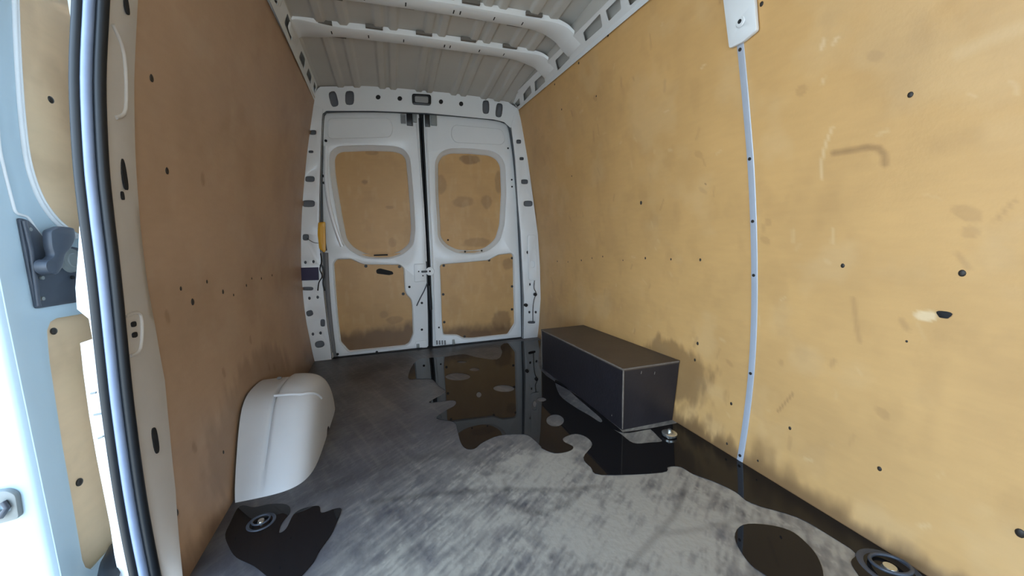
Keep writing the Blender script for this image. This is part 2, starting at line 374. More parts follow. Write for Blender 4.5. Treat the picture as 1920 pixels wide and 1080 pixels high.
wr2 = grid_obj('wall_right_front', np.linspace(-1.25, -.2, 12), np.linspace(0, 1.66, 20), lambda a, b: (WR(a, b), a, b), zero, M['ply']); tag(wr2, kind='structure')
wr2.name = 'wall_right_cab'
# ---- left wall (starts at the pillar of the sliding door opening)
edge_px = [(252, -120), (250, 0), (243, 150), (246, 300), (256, 430), (270, 540), (285, 620), (303, 720), (312, 820), (322, 920), (335, 1080), (345, 1180)]
edgeP = [onL(*p) for p in edge_px]
ez = np.array([p.z for p in edgeP])[::-1]; ey = np.array([p.y for p in edgeP])[::-1]
def YE(z): return np.interp(z, ez, ey)
ZL0 = lambda y: 1.745+(2.8-y)*.02
L_sm = YZ(onL, [(505, 690), (515, 690), (365, 840), (330, 962), (315, 600), (380, 340), (420, 700), (470, 640)])
def wall_l_wear(Y, Z):
    n1 = fbm(Y*5+50, Z*5, 5); n2 = fbm(Y*25, Z*9+4, 4)
    damp = .8*(1-sst(.01, .09, Z+(n2-.5)*.08+(n1-.5)*.06)); damp = np.maximum(damp, .6*(1-sst(.06, .22, Z+(n1-.5)*.2))*sst(1.7, 2.4, Y))
    damp = np.maximum(damp, .35*(1-sst(.8, 1.1, np.hypot((Y-1.75)/.55, (Z-.1)/.27)+(n2-.5)*.5)))
    sm = .16*sst(.45, .75, n1)
    for i, (a, b) in enumerate(L_sm): sm = sm+.35*blob(Y, Z, (a, b), .012, .02, .2, .5, i)
    lt = .12*sst(.55, .8, fbm(Y*8+20, Z*8, 4))
    return np.clip(sm, 0, .8), np.clip(damp, 0, .9), lt
def wl_pos(S, T):
    Z = T*1.76; Y = YE(Z)+S*(2.83-YE(Z)); Z = T*ZL0(Y); return WL(Y, Z), Y, Z
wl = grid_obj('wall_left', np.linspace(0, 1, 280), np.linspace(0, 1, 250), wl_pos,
              lambda S, T: wall_l_wear(YE(T*1.76)+S*(2.83-YE(T*1.76)), T*1.76), M['ply_shaded']); tag(wl, kind='structure')
wl2 = grid_obj('wall_left_cab', np.linspace(-1.25, -.27, 8), np.linspace(0, 1.76, 14), lambda a, b: (WL(a, b), a, b), zero, M['ply']); tag(wl2, kind='structure')
# ---- screws in the ply
def screws(wall, f, nx, pts, name='screw'):
    for x, y, r in pts:
        p = f(x, y); bm = bmesh.new()
        bmesh.ops.create_uvsphere(bm, u_segments=10, v_segments=6, radius=r*.85)
        bmesh.ops.scale(bm, vec=(.35, 1, 1.25), verts=bm.verts)
        bmesh.ops.translate(bm, vec=p, verts=bm.verts)
        bm_obj(name, bm, M['screw'], wall, 0)
screws(wr, onR, -1, [(1202, 380, .009), (1045, 490, .006), (1065, 491, .005), (1090, 488, .006), (1110, 484, .005), (1130, 481, .005), (1168, 488, .004), (1210, 484, .006), (1258, 486, .005), (1313, 487, .006),
   (1308, 644, .007), (1580, 498, .006), (1804, 512, .0075), (1649, 879, .006), (1481, 803, .0055), (1707, 177, .0065), (1913, 1000, .009), (1428, 7, .007), (1364, 41, .006), (1140, 66, .007), (1085, 118, .007), (1118, 180, .005), (1072, 330, .005),
   (1371, 757, .006), (1421, 864, .004), (1363, 832, .005), (1303, 675, .006), (1053, 205, .006), (1700, 640, .003), (1040, 158, .006)])
p = onR(1771, 590)
hb = bmesh.new(); loft(hb, [[(p.x-.002-.001*j, p.y+r_*(.010*cos(a)*(1.2+.25*sin(3*a))), p.z+r_*.010*sin(a)*(1+.2*cos(2*a))) for a in np.linspace(0, 2*pi, 17)[:-1]] for j, r_ in enumerate((1, .8, .3))], close=True, cap=True)
bm_obj('torn_screw_hole', hb, M['hole'], wr, 40)
screws(wl, onL, 1, [(247, 118, .006), (284, 146, .009), (313, 320, .009), (339, 541, .006), (361, 566, .010), (388, 528, .006), (418, 547, .008), (438, 553, .005), (462, 535, .006), (472, 522, .005), (490, 522, .006), (510, 516, .006), (419, 848, .006), (331, 962, .009)])
# ---- roof skin with pressed swages
def roof_z(X, Y):
    u = (X-.27)/.68
    z = 1.876-.035*np.abs(u)**3-.028*sst(2.25, 2.80, Y)
    for c, wd in ((-.26, .02), (-.16, .02), (.0, .02), (.07, .02), (.24, .02), (.31, .02), (.48, .02), (.55, .02), (.70, .022), (.80, .022)):
        z = z-.013*(sst(c-wd-.008, c-wd+.006, X)*(1-sst(c+wd-.006, c+wd+.008, X)))
    return z
ce = grid_obj('ceiling', np.linspace(-.42, .97, 280), np.concatenate([np.linspace(-1.25, 1.2, 8), np.linspace(1.25, 2.83, 50)]), lambda a, b: (a, b, roof_z(a, b)), zero, M['roof'])
tag(ce, kind='structure')
# dark glue/spot gaps between bow and skin: pressed tabs along the bow edges
for (y, xs) in ((2.207, (-.20, .10, .42, .62)), (1.885, (-.18, .12, .44, .64)), (2.094, (-.25, -.02, .22, .45, .68)), (1.778, (-.2, .1, .4, .7))):
    for x in xs: box_obj('adhesive_pad', (x-.04, y-.007, 1.856-.03*abs((x-.27)/.68)**3), (x+.04, y+.007, 1.872-.03*abs((x-.27)/.68)**3), M['pad'], ce)
# ---- roof rails with rectangular cutouts
def cove(X0, pts):
    bm = bmesh.new(); rows = []
    for p_ in pts:
        z0 = float(roof_z(np.array(X0), np.array(p_.y))); rows.append([(X0, p_.y, z0+.002), (X0*.6+p_.x*.4, p_.y, z0-.004), (X0*.2+p_.x*.8, p_.y, z0*.55+p_.z*.45), (p_.x, p_.y, p_.z+.001)])
    loft(bm, rows); bm_obj('side_cove', bm, M['roof'], ce, 50)
def rail(name, Lo0, Lo1, Up0, quads, sgn, ext):
    Lo0, Lo1, Up0 = Vector(Lo0), Vector(Lo1), Vector(Up0)
    eu = (Lo1-Lo0).normalized(); n = eu.cross(Up0-Lo0).normalized(); ev = n.cross(eu); 
    if ev.dot(Up0-Lo0) < 0: ev = -ev
    W = (Up0-Lo0).dot(ev); Lg = (Lo1-Lo0).length
    holes = []
    for q in quads:
        q2 = []
        for px_ in q:
            h = U2(px_[0], px_[1], Lo0, n)-Lo0; q2.append((h.dot(eu), min(max(h.dot(ev), .010), W-.005)))
        holes.append(rounded(q2, .008, 3))
    nn = n if n.x*sgn < 0 else -n           # pointing into the van
    me = plate([(0, 0), (Lg, 0), (Lg, W), (0, W)], holes, .004, lambda u, v, w_: Lo0+eu*u+ev*v+nn*w_)
    o = mesh_obj(name, me, M['paint']); tag(o, kind='structure')
    bm = bmesh.new()      # rolled lower flange that laps over the ply
    loft(bm, [[Lo0+eu*(Lg*t)+Vector((0, 0, -.012))+nn*.006, Lo0+eu*(Lg*t)+nn*.010, Lo0+eu*(Lg*t)+ev*.008+nn*.002, Lo0+eu*(Lg*t)-nn*.012] for t in np.linspace(0, 1, 12)])
    bm_obj('flange', bm, M['paint'], o, 40)
    bm = bmesh.new(); loft(bm, [[Lo0+eu*(Lg*t)-nn*.028, Lo0+eu*(Lg*t)+ev*(W+.01)-nn*.028] for t in (0, 1)])
    bm_obj('backing_panel', bm, M['roof'], o)
    cove(.905 if sgn > 0 else -.372, [Lo0+eu*(Lg*t)+ev*W for t in np.linspace(0, 1, 24)])
    return o, (Lo0, eu, ev, nn, W)
z4 = lambda q: [(840+.2222*a, .2222*b) for a, b in q]; z3 = lambda q: [(480+.2222*a, .2222*b) for a, b in q]
rq = [z4(q) for q in ([(566, 872), (603, 825), (612, 885), (585, 930)], [(635, 795), (695, 715), (708, 780), (655, 865)], [(730, 690), (805, 620), (822, 690), (740, 775)],
      [(905, 510), (1010, 405), (1028, 490), (925, 595)], [(1140, 275), (1285, 110), (1305, 220), (1160, 350)], [(1330, 90), (1450, -30), (1465, 70), (1355, 180)], [(1515, -20), (1640, -140), (1660, -60), (1535, 50)])]
rail_r, par_r = rail('trim_4', (.966, 2.80, 1.786), (.972, .2, 1.64), (.895, 2.80, 1.842), rq, 1, 0)
lq = [z3(q) for q in ([(235, 190), (262, 108), (315, 250), (295, 345)], [(358, 480), (380, 425), (415, 500), (405, 590)], [(422, 625), (440, 570), (470, 650), (460, 710)], [(480, 740), (492, 685), (505, 735), (492, 790)], [(100, -90), (130, -150), (190, -20), (175, 50)])]
lo1 = U(505, 0, 2, 1.765); lo0 = Vector((-.428, 2.80, 1.738)); dv = (lo1-lo0); lo1 = lo0+dv*(2.6/dv.length)
rail_l, par_l = rail('trim_5', lo0, lo1, (-.398, 2.80, 1.812), lq, -1, 0)
# ---- roof bows (hat section, arched, feet running down onto the rails)
def rail_pt(par, y, vf, off):
    Lo0, eu, ev, nn, W = par; t = (y-Lo0.y)/eu.y; p_ = Lo0+eu*t+ev*(W*vf)+nn*off; return (p_.x, p_.z)
def bow(name, y0, y1, zc):
    ym = (y0+y1)/2; r = [rail_pt(par_r, ym, v, .005) for v in (.98, .70, .40)]; l = [rail_pt(par_l, ym, v, .005) for v in (.98, .70, .40)]
    path = smooth_open([l[2], l[1], l[0], (l[0][0]+.03, l[0][1]+(zc-l[0][1])*.45), (l[0][0]+.10, zc-.010), (l[0][0]+.17, zc-.006), (0, zc-.002), (.29, zc), (.58, zc-.003), (r[0][0]-.18, zc-.007), (r[0][0]-.10, zc-.014), (r[0][0]-.035, r[0][1]+(zc-r[0][1])*.42), r[0], r[1], r[2]], 8)
    bm = bmesh.new(); rows = []
    for x, z in path:
        u = max(0, min(1, (abs(x-.27)-.42)/.24)); u = u*u*(3-2*u); fl_ = .034*u; dz = .031*(1-u)+.018*u
        rows.append([(x, y0-.014-fl_, z+dz), (x, y0-fl_-.010, z+.006), (x, y0-fl_, z), (x, ym, z-.001), (x, y1+fl_, z), (x, y1+fl_+.010, z+.006), (x, y1+.014+fl_, z+dz)])
    loft(bm, rows); o = bm_obj(name, bm, M['paint'], None, 40); tag(o, kind='structure'); return o
bows = [bow('trim_1', 2.115, 2.185, 1.843), bow('trim_2', 1.80, 1.865, 1.843), bow('trim_3', 1.2, 1.3, 1.845)]
for i, b in enumerate(bows[:2]):
    y0, y1 = ((2.115, 2.185), (1.80, 1.865))[i]
    for x in (-.22, -.05, .12, .33, .36, .52, .66):
        box_obj('slot', (x-.0025, y0+.02, 1.8405-.006*((x-.29)/.5)**2), (x+.0025, y0+.045, 1.8455-.006*((x-.29)/.5)**2), M['hole'], b)
# ================================================================ REAR FRAME
RX = lambda x, y, dy=0: (U(x, y, 1, D+dy).x, U(x, y, 1, D+dy).z)
def rpl(pts, dy=0): return [RX(x, y, dy) for x, y in pts]
def rear_plate(name, outer_, holes, y, thick, mt, parent=None, bevel=0, smooth=40):
    me = plate(outer_, holes, thick, lambda u, v, w_: Vector((u, y+w_, v)), bevel)
    return mesh_obj(name, me, mt, parent, smooth)
def hp(cx, cy, w_, h_, e=.6, rot=0): return rpl(ell(cx, cy, w_/2, h_/2, 14, e, rot))
# header
hd_out = rpl([(583, 205), (592, 172), (600, 163), (680, 161), (767, 166), (860, 174), (900, 178), (947, 188), (972, 205), (966, 232), (957, 240), (945, 229), (925, 224), (800, 212), (700, 208), (612, 208), (604, 214), (600, 232), (584, 232)])
hd_holes = [hp(625.6, 186, 15, 30, .6, -.25), hp(655.6, 184, 17, 27), hp(709, 182.5, 9, 9, 1), hp(749.6, 185, 9, 9, 1), hp(826.7, 191, 8, 9, 1), hp(864.5, 195, 8, 9, 1), hp(910.7, 201, 13, 26, .6), hp(935.6, 207, 13, 27, .6, .1), hp(790, 187, 30, 17, .5)]
header = rear_plate('trim_6', hd_out, hd_holes, D-.002, .004, M['paint']); tag(header, kind='structure')
bkb = bmesh.new(); a = RX(600, 190, .05); b_ = RX(962, 205, .05); box(bkb, (a[0], D+.045, 1.70), (b_[0], D+.05, 1.88)); bm_obj('backing_panel', bkb, M['cavity'], header)
for cx, cy in ((709, 182.5), (749.6, 185), (826.7, 191), (864.5, 195)):
    q = RX(cx, cy); bm = bmesh.new(); cyl(bm, (q[0], D-.001, q[1]), (0, 1, 0), .0225, .012, 16); bm_obj('hole_plug', bm, M['black'], header, 40)
# swept corner gussets between header and rails
def pillar(name, outline, holes, y=D-.006):
    o = rear_plate(name, outline, holes, y, .005, M['paint'], bevel=.0015); tag(o, kind='structure'); return o
LP = rpl([(583, 205), (588, 196), (606, 205), (604, 225), (601, 300), (599, 380), (598, 440), (603, 500), (608, 560), (614, 610), (620, 650), (622, 674), (590, 678), (585, 655), (575, 605), (566, 545), (562, 490), (563, 440), (565, 400), (570, 340), (577, 270)])
LH = [hp(587, 249, 13, 9), hp(583.5, 285, 9, 5), hp(581.5, 336, 18, 11), hp(579, 382, 24, 13), hp(573.7, 445, 12, 12), hp(573, 492, 5, 6, 1), hp(588, 490.5, 5, 6, 1), hp(577, 541, 22, 7), hp(580.5, 559, 5, 6, 1), hp(596, 557, 5, 6, 1),
      hp(581, 587, 13, 11, .7, -.3), hp(605.5, 605, 9, 14), hp(587, 626, 5, 6, 1), hp(601.4, 624, 5, 6, 1), hp(599.7, 645, 18, 13, .8, -.2)]
pil_l = pillar('trim_7', LP, LH)
RPo = rpl([(958, 236), (965, 212), (971, 204), (976, 225), (985, 270), (1000, 380), (1008, 440), (1012, 500), (1013, 560), (1010, 610), (1007, 640), (981, 640), (982, 560), (979, 500), (976, 440), (971, 380), (966, 300), (961, 262)])
RH = [hp(972, 266, 9, 8), hp(977.5, 298, 8, 6), hp(983, 341, 13, 9), hp(989.5, 382, 17, 11), hp(989, 473, 5, 6, 1), hp(1001, 473.7, 5, 6, 1), hp(992, 585, 4, 5, 1), hp(1004, 585, 4, 5, 1), hp(996, 604, 14, 5), hp(993, 533, 3, 5, 1)]
pil_r = pillar('trim_8', RPo, RH)
for o, xa, xb in ((pil_l, 558, 617), (pil_r, 962, 1016)):
    a = RX(xa, 450, .05); b_ = RX(xb, 450, .05); box_obj('backing_panel', (a[0], D+.035, .0), (b_[0], D+.039, 1.74), M['cavity'], o)
# pillar return walls (depth of the frame towards the ply and the doors)
bm = bmesh.new(); ins = rpl([(606, 214), (602, 300), (600, 380), (599, 440), (604, 500), (609, 560), (615, 610), (621, 650), (623, 674)])
loft(bm, [[(x, D-.006, z) for x, z in ins], [(x+.006, D+.05, z) for x, z in ins]]); bm_obj('inner_return', bm, M['paint'], pil_l, 40)
bm = bmesh.new(); ins = rpl([(959, 238), (962, 262), (966, 300), (971, 380), (976, 440), (979, 500), (981, 560), (980, 640)])
loft(bm, [[(x, D-.006, z) for x, z in ins], [(x-.006, D+.05, z) for x, z in ins]]); bm_obj('inner_return', bm, M['paint'], pil_r, 40)
# raised rib and reinforcement on the right pillar
o = rear_plate('reinforcement', rpl(rounded([(988, 440), (1003, 440), (1007, 525), (990, 525)], 5)), [hp(997, 495, 9, 13, .8)], D-.014, .008, M['paint'], pil_r, bevel=.003)
bm = bmesh.new(); 
for cx, cy in ((1003.4, 552), (986, 572)):
    q = RX(cx, cy, -.02); cyl(bm, (q[0], D-.03, q[1]), (0, 1, 0), .014, .02, 12)
bm_obj('clip', bm, M['black'], pil_r, 40)
# rear sill between the pillars
a, b_ = RX(590, 678), RX(1007, 636)
box_obj('sill', (a[0]-.02, D+.0, -.01), (b_[0]+.02, D+.14, .004), M['hole'], fl)
# ================================================================ REAR DOORS
DD = .035   # door face sits behind the frame face
z5 = lambda q: [(540+.2593*a, 180+.2593*b) for a, b in q]; z6 = lambda q: [(780+.2593*a, 180+.2593*b) for a, b in q]
z7 = lambda q: [(540+.2407*a, 440+.2407*b) for a, b in q]; z8 = lambda q: [(780+.2407*a, 440+.2407*b) for a, b in q]
winL = z5([(330, 450), (345, 412), (380, 393), (600, 385), (770, 392), (825, 410), (855, 450), (866, 560), (885, 800), (893, 960)])+z7([(950, 70), (880, 128), (800, 158), (680, 160), (600, 150), (510, 105), (452, 40)])+z5([(385, 860), (355, 680), (335, 550)])
winR = z6([(163, 480), (190, 430), (250, 405), (400, 408), (540, 422), (592, 450), (620, 500), (627, 700), (614, 930)])+z8([(630, 30), (590, 72), (540, 108), (450, 125), (330, 120), (245, 80), (195, 20)])+z6([(178, 900), (165, 700)])
lowL = z7([(358, 225), (380, 193), (490, 190), (560, 222), (600, 232), (870, 235), (900, 262), (910, 440), (925, 470), (955, 500), (966, 545), (973, 770), (945, 840), (900, 870), (520, 918), (475, 905), (412, 835), (390, 650), (370, 400)])
lowR = z8([(188, 245), (200, 232), (560, 200), (640, 158), (740, 146), (757, 165), (760, 400), (768, 690), (715, 775), (440, 805), (370, 805), (320, 780), (215, 777), (203, 700), (196, 450)])
outL = [(610, 211), (700, 209), (783, 213), (785, 214), (788, 240), (794, 340), (799, 440), (802, 540), (803, 652), (735, 660), (634, 671), (626, 650), (619, 600), (613, 540), (609, 470), (606, 410), (605, 340), (607, 260), (608, 216)]
outR = [(794, 214), (800, 213), (925, 225), (942, 229), (952, 236), (957, 255), (962, 300), (967, 374), (971, 440), (974, 500), (976, 560), (977, 634), (900, 641), (811, 650), (810, 584), (806, 476), (801, 390), (796, 290)]
def rear_door(name, out_px, win, low, sgn):
    e = empty(name, (RX(out_px[0][0], 440, DD)[0], D+DD, 0)); tag(e, kind='structure')
    w2 = rounded(rpl(win, DD), .03, 3); wo = offset_poly(w2, .030)
    lo = rounded(rpl(low, DD), .012, 3)
    # keep the bottom of the sheet just above the floor
    outp = [(x, max(z, .004)) for x, z in rpl(out_px, DD)]
    lo = [(x, max(z, .035)) for x, z in lo]
    rear_plate('inner_skin', rounded(outp, .012, 3), [wo, lo], D+DD, .006, M['paint'], e, bevel=.002)
    bm = bmesh.new()   # stepped, dished window surround
    k = len(w2); c = np.mean(np.array(w2), 0)
    ringp = lambda s, dy: [(x_, D+DD+dy, z_) for x_, z_ in offset_poly(w2, s)]
    loft(bm, [ringp(.031, -.003), ringp(.026, -.005), ringp(.020, .006), ringp(.008, .024), ringp(.0, .032), ringp(-.002, .046)], close=True)
    bm_obj('window_surround', bm, M['paint'], e, 60)
    # ply infill boards
    for nm, pl, dy in (('upper_board', w2, .045), ('lower_board', lo, .012)):
        P = np.array(pl); x0, z0 = P.min(0)-.03; x1_, z1 = P.max(0)+.03
        if nm == 'lower_board': z0 = max(z0, .004)
        if nm == 'upper_board': stains = U_ST[name]
        else: stains = L_ST[name]
        grid_obj(nm, np.arange(x0, x1_, .007), np.arange(z0, z1, .007), lambda a, b, dy=dy: (a, 0*a+D+DD+dy, b), stains, M['ply'], e)
    # rolled bead round the lower opening
    bm = bmesh.new(); rp2 = lambda s, dy: [(x_, D+DD+dy, z_) for x_, z_ in offset_poly(lo, s)]
    loft(bm, [rp2(.010, -.003), rp2(.005, -.007), rp2(.0, -.003), rp2(-.001, .012)], close=True); bm_obj('opening_bead', bm, M['paint'], e, 60)
    # small clips/screws round the boards
    return e, w2, lo
def board_st(marks, seed, dampz):
    def f(X, Z):
        n1 = fbm(X*7+seed, Z*7, 5); n2 = fbm(X*30, Z*12+seed, 4)
        sm = .22+.10*sst(.45, .7, n1)
        for (cx, cy, rx, ry, a) in marks: sm = sm+a*blob(X, Z, RX(cx, cy, DD+.02), rx, ry, 0, .25, cx)
        dm = .8*(1-sst(dampz-.03, dampz+.06, Z+(n1-.5)*.12+(n2-.5)*.05)) if dampz else 0*X
        return np.clip(sm, 0, .75), dm, .1*sst(.5, .8, n2)
    return f
U_ST = {'door_1': board_st([(683, 340, .02, .015, .4), (697, 284, .05, .02, .3), (730, 388, .03, .012, .25), (735, 455, .03, .04, .2)], 2, 0),
        'door_2': board_st([(882, 298, .085, .035, .75), (936, 340, .03, .09, .35), (828, 345, .04, .07, .3), (868, 378, .09, .045, .28), (913, 378, .05, .05, .28), (895, 455, .12, .04, .3)], 4, 0)}
L_ST = {'door_1': board_st([(740, 600, .06, .03, .3), (720, 590, .03, .03, .2)], 6, .17), 'door_2': board_st([(952, 495, .05, .05, .35), (940, 600, .08, .10, .45), (900, 628, .1, .04, .4)], 9, .10)}
d1, w1_, l1_ = rear_door('door_1', outL, winL, lowL, -1); d2, w2_, l2_ = rear_door('door_2', outR, winR, lowR, 1)
# pressed panels on the door tops
for d, q in ((d1, [(616, 223), (730, 222), (737, 240), (732, 257), (616, 260)]), (d2, [(850, 235), (940, 243), (947, 262), (940, 271), (852, 267), (845, 251)])):
    pp = rounded(rpl(q, DD), .03, 5)
    bm = bmesh.new(); rr_ = lambda s, dy: [(x_, D+DD+dy, z_) for x_, z_ in offset_poly(pp, s)]
    loft(bm, [rr_(.004, -.003), rr_(.0, -.0075), rr_(-.012, -.0075)], close=True)
    bm_obj('pressed_panel', bm, M['paint'], d, 40)
    rear_plate('panel_field', offset_poly(pp, -.0115), [], D+DD-.006, .003, M['paint'], d)
def rblk(name, px0, px1, dy, th, mt, parent, bev=.002):
    a = RX(px0[0], px1[1], dy); b = RX(px1[0], px0[1], dy); return box_obj(name, (a[0], D+dy-th, a[1]), (b[0], D+dy, b[1]), mt, parent, bev)
# top latches
rblk('latch', (752, 216), (760, 232), DD, .022, M['cup'], d1); rblk('latch_hook', (763, 214), (773, 236), DD, .02, M['black'], d1); rblk('latch', (775, 216), (781, 230), DD, .018, M['cup'], d1)
rblk('latch_hook', (797, 216), (805, 238), DD, .02, M['black'], d2); rblk('latch', (808, 218), (818, 236), DD, .022, M['cup'], d2)
for i in range(3): rblk('latch_rib', (753+2.6*i, 217), (754.2+2.6*i, 231), DD-.022, .003, M['cavity'], d1, 0)
# small holes and clips on the doors
def dots(d, pts, r=.008, mt='hole', dy=DD-.003):
    for x, y in pts:
        q = RX(x, y, dy); bm = bmesh.new(); cyl(bm, (q[0], D+dy-.002, q[1]), (0, 1, 0), r, .004, 12); bm_obj('hole_plug' if mt == 'hole' else 'screw', bm, M[mt], d, 40)
dots(d1, [(611, 264), (606, 330), (607.5, 343), (767.6, 538), (791, 568), (791, 618), (706.5, 660), (633, 664)], .009)
dots(d2, [(952.5, 278), (959.5, 337), (960, 350), (823, 614), (840, 450-0), (872, 472), (903, 470)], .007)
dots(d1, [(686, 499), (749, 500), (756, 551)], .011, 'screw', DD+.010); dots(d2, [(832, 498), (917, 488), (960, 484), (960, 537), (960, 580), (831, 552), (833, 604), (871, 631)], .010, 'screw', DD+.010)
# dark slot (pull recess) in lower left board and slot under the windows
rear_plate('pull_recess', rpl(rounded([(705, 506), (712, 503), (736, 509), (738, 514), (730, 516), (706, 513)], 3), DD+.01), [], D+DD+.010, .004, M['hole'], d1)
rblk('slot', (701, 476.5), (727, 480), DD-.004, .004, M['hole'], d1, .0); 
# lock plates
rear_plate('lock_plate', rounded(rpl([(776, 495), (797, 494), (799, 527), (777, 529)], DD), .01, 3), [], D+DD-.006, .010, M['paint'], d1, bevel=.003)
rblk('lock_bolt', (790, 507), (801, 511), DD-.008, .016, M['black'], d1); dots(d1, [(785, 509), (793, 517)], .005, 'hole', DD-.012)
bm = bmesh.new(); q = RX(806, 508.5, DD); cyl(bm, (q[0], D+DD-.020, q[1]), (0, 1, 0), .030, .022, 20, .034); bm_obj('striker', bm, M['paint'], d2, 40)
dots(d2, [(806, 508.5)], .007, 'hole', DD-.021)
tube_obj('release_cable', [(RX(x, y, DD)[0], D+DD-.012, RX(x, y, DD)[1]) for x, y in ((801, 530), (795, 545), (787, 560), (781, 573))], .004, M['gasket'], d1)
rear_plate('hinge_cover', rounded(rpl([(776, 650), (779, 640), (799, 637), (801, 652)], DD), .01), [], D+DD-.006, .012, M['paint'], d1, bevel=.003)
for i in range(4): rblk('bottom_rib', (818+5*i, 638), (820.5+5*i, 646), DD-.003, .006, M['cavity'], d2, .001)
rblk('bottom_clip', (848, 636), (852, 646), DD-.003, .012, M['cup'], d2)
rblk('bottom_clip', (781, 644), (786, 652), DD-.006, .012, M['cup'], d1)
# edge flange running down the closing side of each door
for d, pth, s in ((d1, [(781, 232), (787, 300), (793, 380), (797, 440), (799, 490)], -1), (d2, [(799, 240), (803, 320), (806, 400), (810, 470), (813, 560), (815, 640)], 1)):
    P = [(RX(x, y, DD)[0], D+DD-.006, RX(x, y, DD)[1]) for x, y in pth]; tube_obj('edge_bead', smooth_open(P, 4), .006, M['paint'], d, 8)
# curved pressed ridge beside the left window (the bright swoosh)
P = [(RX(x, y, DD)[0], D+DD-.003, RX(x, y, DD)[1]) for x, y in ((612, 275), (611, 320), (615, 370), (624, 410), (635, 445), (642, 462))]
tube_obj('pressed_ridge', smooth_open(P, 5), .014, mat('gloss_paint', (232, 234, 236), .12, noise=.02, bump=.5, bscale=30, coat=1), d1, 10)
# centre seal: two black rubber beads and the dark gap behind
cs = empty('centre_door_seal', (RX(790, 400, DD)[0], D+DD, 0)); tag(cs, 'long black rubber seal running down the gap between the two rear doors', 'door seal')
for off, r in ((-2.2, .007), (2.6, .0075)):
    P = [(RX(x+off, y, DD)[0], D+DD-.004, max(RX(x+off, y, DD)[1], .012)) for x, y in ((788.5, 222), (793, 300), (798, 400), (803, 500), (806, 590), (807, 650))]
    tube_obj('rubber_bead', smooth_open(P, 4), r, M['rubber'], cs, 8)
bm = bmesh.new(); cp = ((788.5, 212), (793, 300), (798, 400), (803, 500), (806, 590), (807, 654))
loft(bm, [[(RX(x-7, y, DD)[0], D+DD+.008, max(RX(x, y, DD)[1], .004)), (RX(x+7, y, DD)[0], D+DD+.008, max(RX(x, y, DD)[1], .004))] for x, y in cp]); bm_obj('backing_strip', bm, M['hole'], cs)
# lower lock rod thicker piece
tube_obj('lock_rod', [(RX(x, y, DD)[0], D+DD-.014, RX(x, y, DD)[1]) for x, y in ((804, 535), (806, 560), (807, 580))], .014, M['rubber'], cs, 8)
# frame seal round the door aperture
sealpx = [(611, 470), (604, 420), (602, 350), (603, 280), (605, 226), (609, 213), (620, 209), (700, 208), (790, 212), (860, 217), (920, 223), (942, 228), (953, 236), (959, 262), (965, 310), (970, 375), (974, 440), (977, 500), (979, 560), (979, 632)]
P = [(RX(x, y, .01)[0], D+.012, RX(x, y, .01)[1]) for x, y in sealpx]
sl = tube_obj('door_frame_seal', smooth_open(P, 5), .008, M['gasket'], None, 8, loc=(.25, D, 0)); tag(sl, 'thin dark grey rubber seal around the top and sides of both rear doors', 'door seal')
P = [(RX(x, y, .02)[0], D+.02, max(RX(x, y, .02)[1], .02)) for x, y in ((611, 474), (614, 540), (619, 600), (626, 660))]
bm = bmesh.new(); tube(bm, smooth_open(P, 5), .014, 8); g2 = bm_obj('shadow_gap_strip', bm, M['cavity'], None, 40, loc=(P[0][0], D, 0)); tag(g2, 'dark grey strip drawn in for the shadow gap along the lower left edge of the left rear door', 'door seal')  # dark tube put in for the shadow gap between pillar and door
# ---- yellow block, wire, purple pad, lamp, cable
yb = empty('yellow_door_stop', (RX(604, 445)[0], D-.02, RX(604, 445)[1])); tag(yb, 'yellow plastic block fixed upright at the edge of the left rear pillar', 'block')
pp = rpl([(597, 417), (610, 416), (611, 470), (608, 474), (599, 466), (596, 440)], -.02)
rear_plate('body', rounded(pp, .008, 3), [], D-.022, .022, M['yellow'], yb, bevel=.004)
pp = rpl([(600, 424), (607, 424), (607, 458), (601, 456)], -.034); rear_plate('raised_face', rounded(pp, .006, 3), [], D-.035, .004, M['yellow'], yb)
P = [(RX(x, y, -.012)[0], D-.014, RX(x, y, -.012)[1]) for x, y in ((576, 447), (583, 452), (590, 455), (597, 456))]
tube_obj('wire', smooth_open(P, 4), .002, M['black'], yb, 6)
pu = empty('purple_pad', (RX(580, 513)[0], D-.012, RX(580, 513)[1])); tag(pu, 'dark purple rectangular pad stuck across the left rear pillar', 'pad')
rear_plate('pad', rounded(rpl([(563, 502), (597, 501), (598, 525), (565, 526)], -.015), .004), [], D-.015, .010, M['purple'], pu, bevel=.002)
P = [(RX(x, y, -.015)[0], D-.015, RX(x, y, -.015)[1]) for x, y in ((601, 475), (603, 490), (600, 505), (604, 518), (598, 530), (596, 545))]
wb = tube_obj('wire_loop', smooth_open(P, 5), .004, M['black'], None, 6, loc=P[2]); tag(wb, 'thin black wire loop hanging beside the purple pad on the left pillar', 'wire')
P = [(RX(x, y, -.012)[0], D-.014, RX(x, y, -.012)[1]) for x, y in ((600, 497), (605, 500), (608, 512), (606, 530), (609, 545))]
cb = tube_obj('grey_cable', smooth_open(P, 5), .006, M['gasket'], None, 6, loc=P[2]); tag(cb, 'grey cable running down just below the yellow block by the left rear door', 'cable')
P = [(RX(x, y, -.02)[0], D-.022, RX(x, y, -.02)[1]) for x, y in ((1002, 526), (1001, 540), (1005, 550), (1001, 562), (999, 580), (999, 604))]
cb = tube_obj('black_cable', smooth_open(P, 5), .003, M['black'], None, 6, loc=P[2]); tag(cb, 'thin black cable hanging down the white right rear pillar', 'cable')
lp = empty('interior_lamp', (RX(790, 187)[0], D-.01, RX(790, 187)[1])); tag(lp, 'small rectangular interior lamp with black bezel in the header above the rear doors', 'lamp')
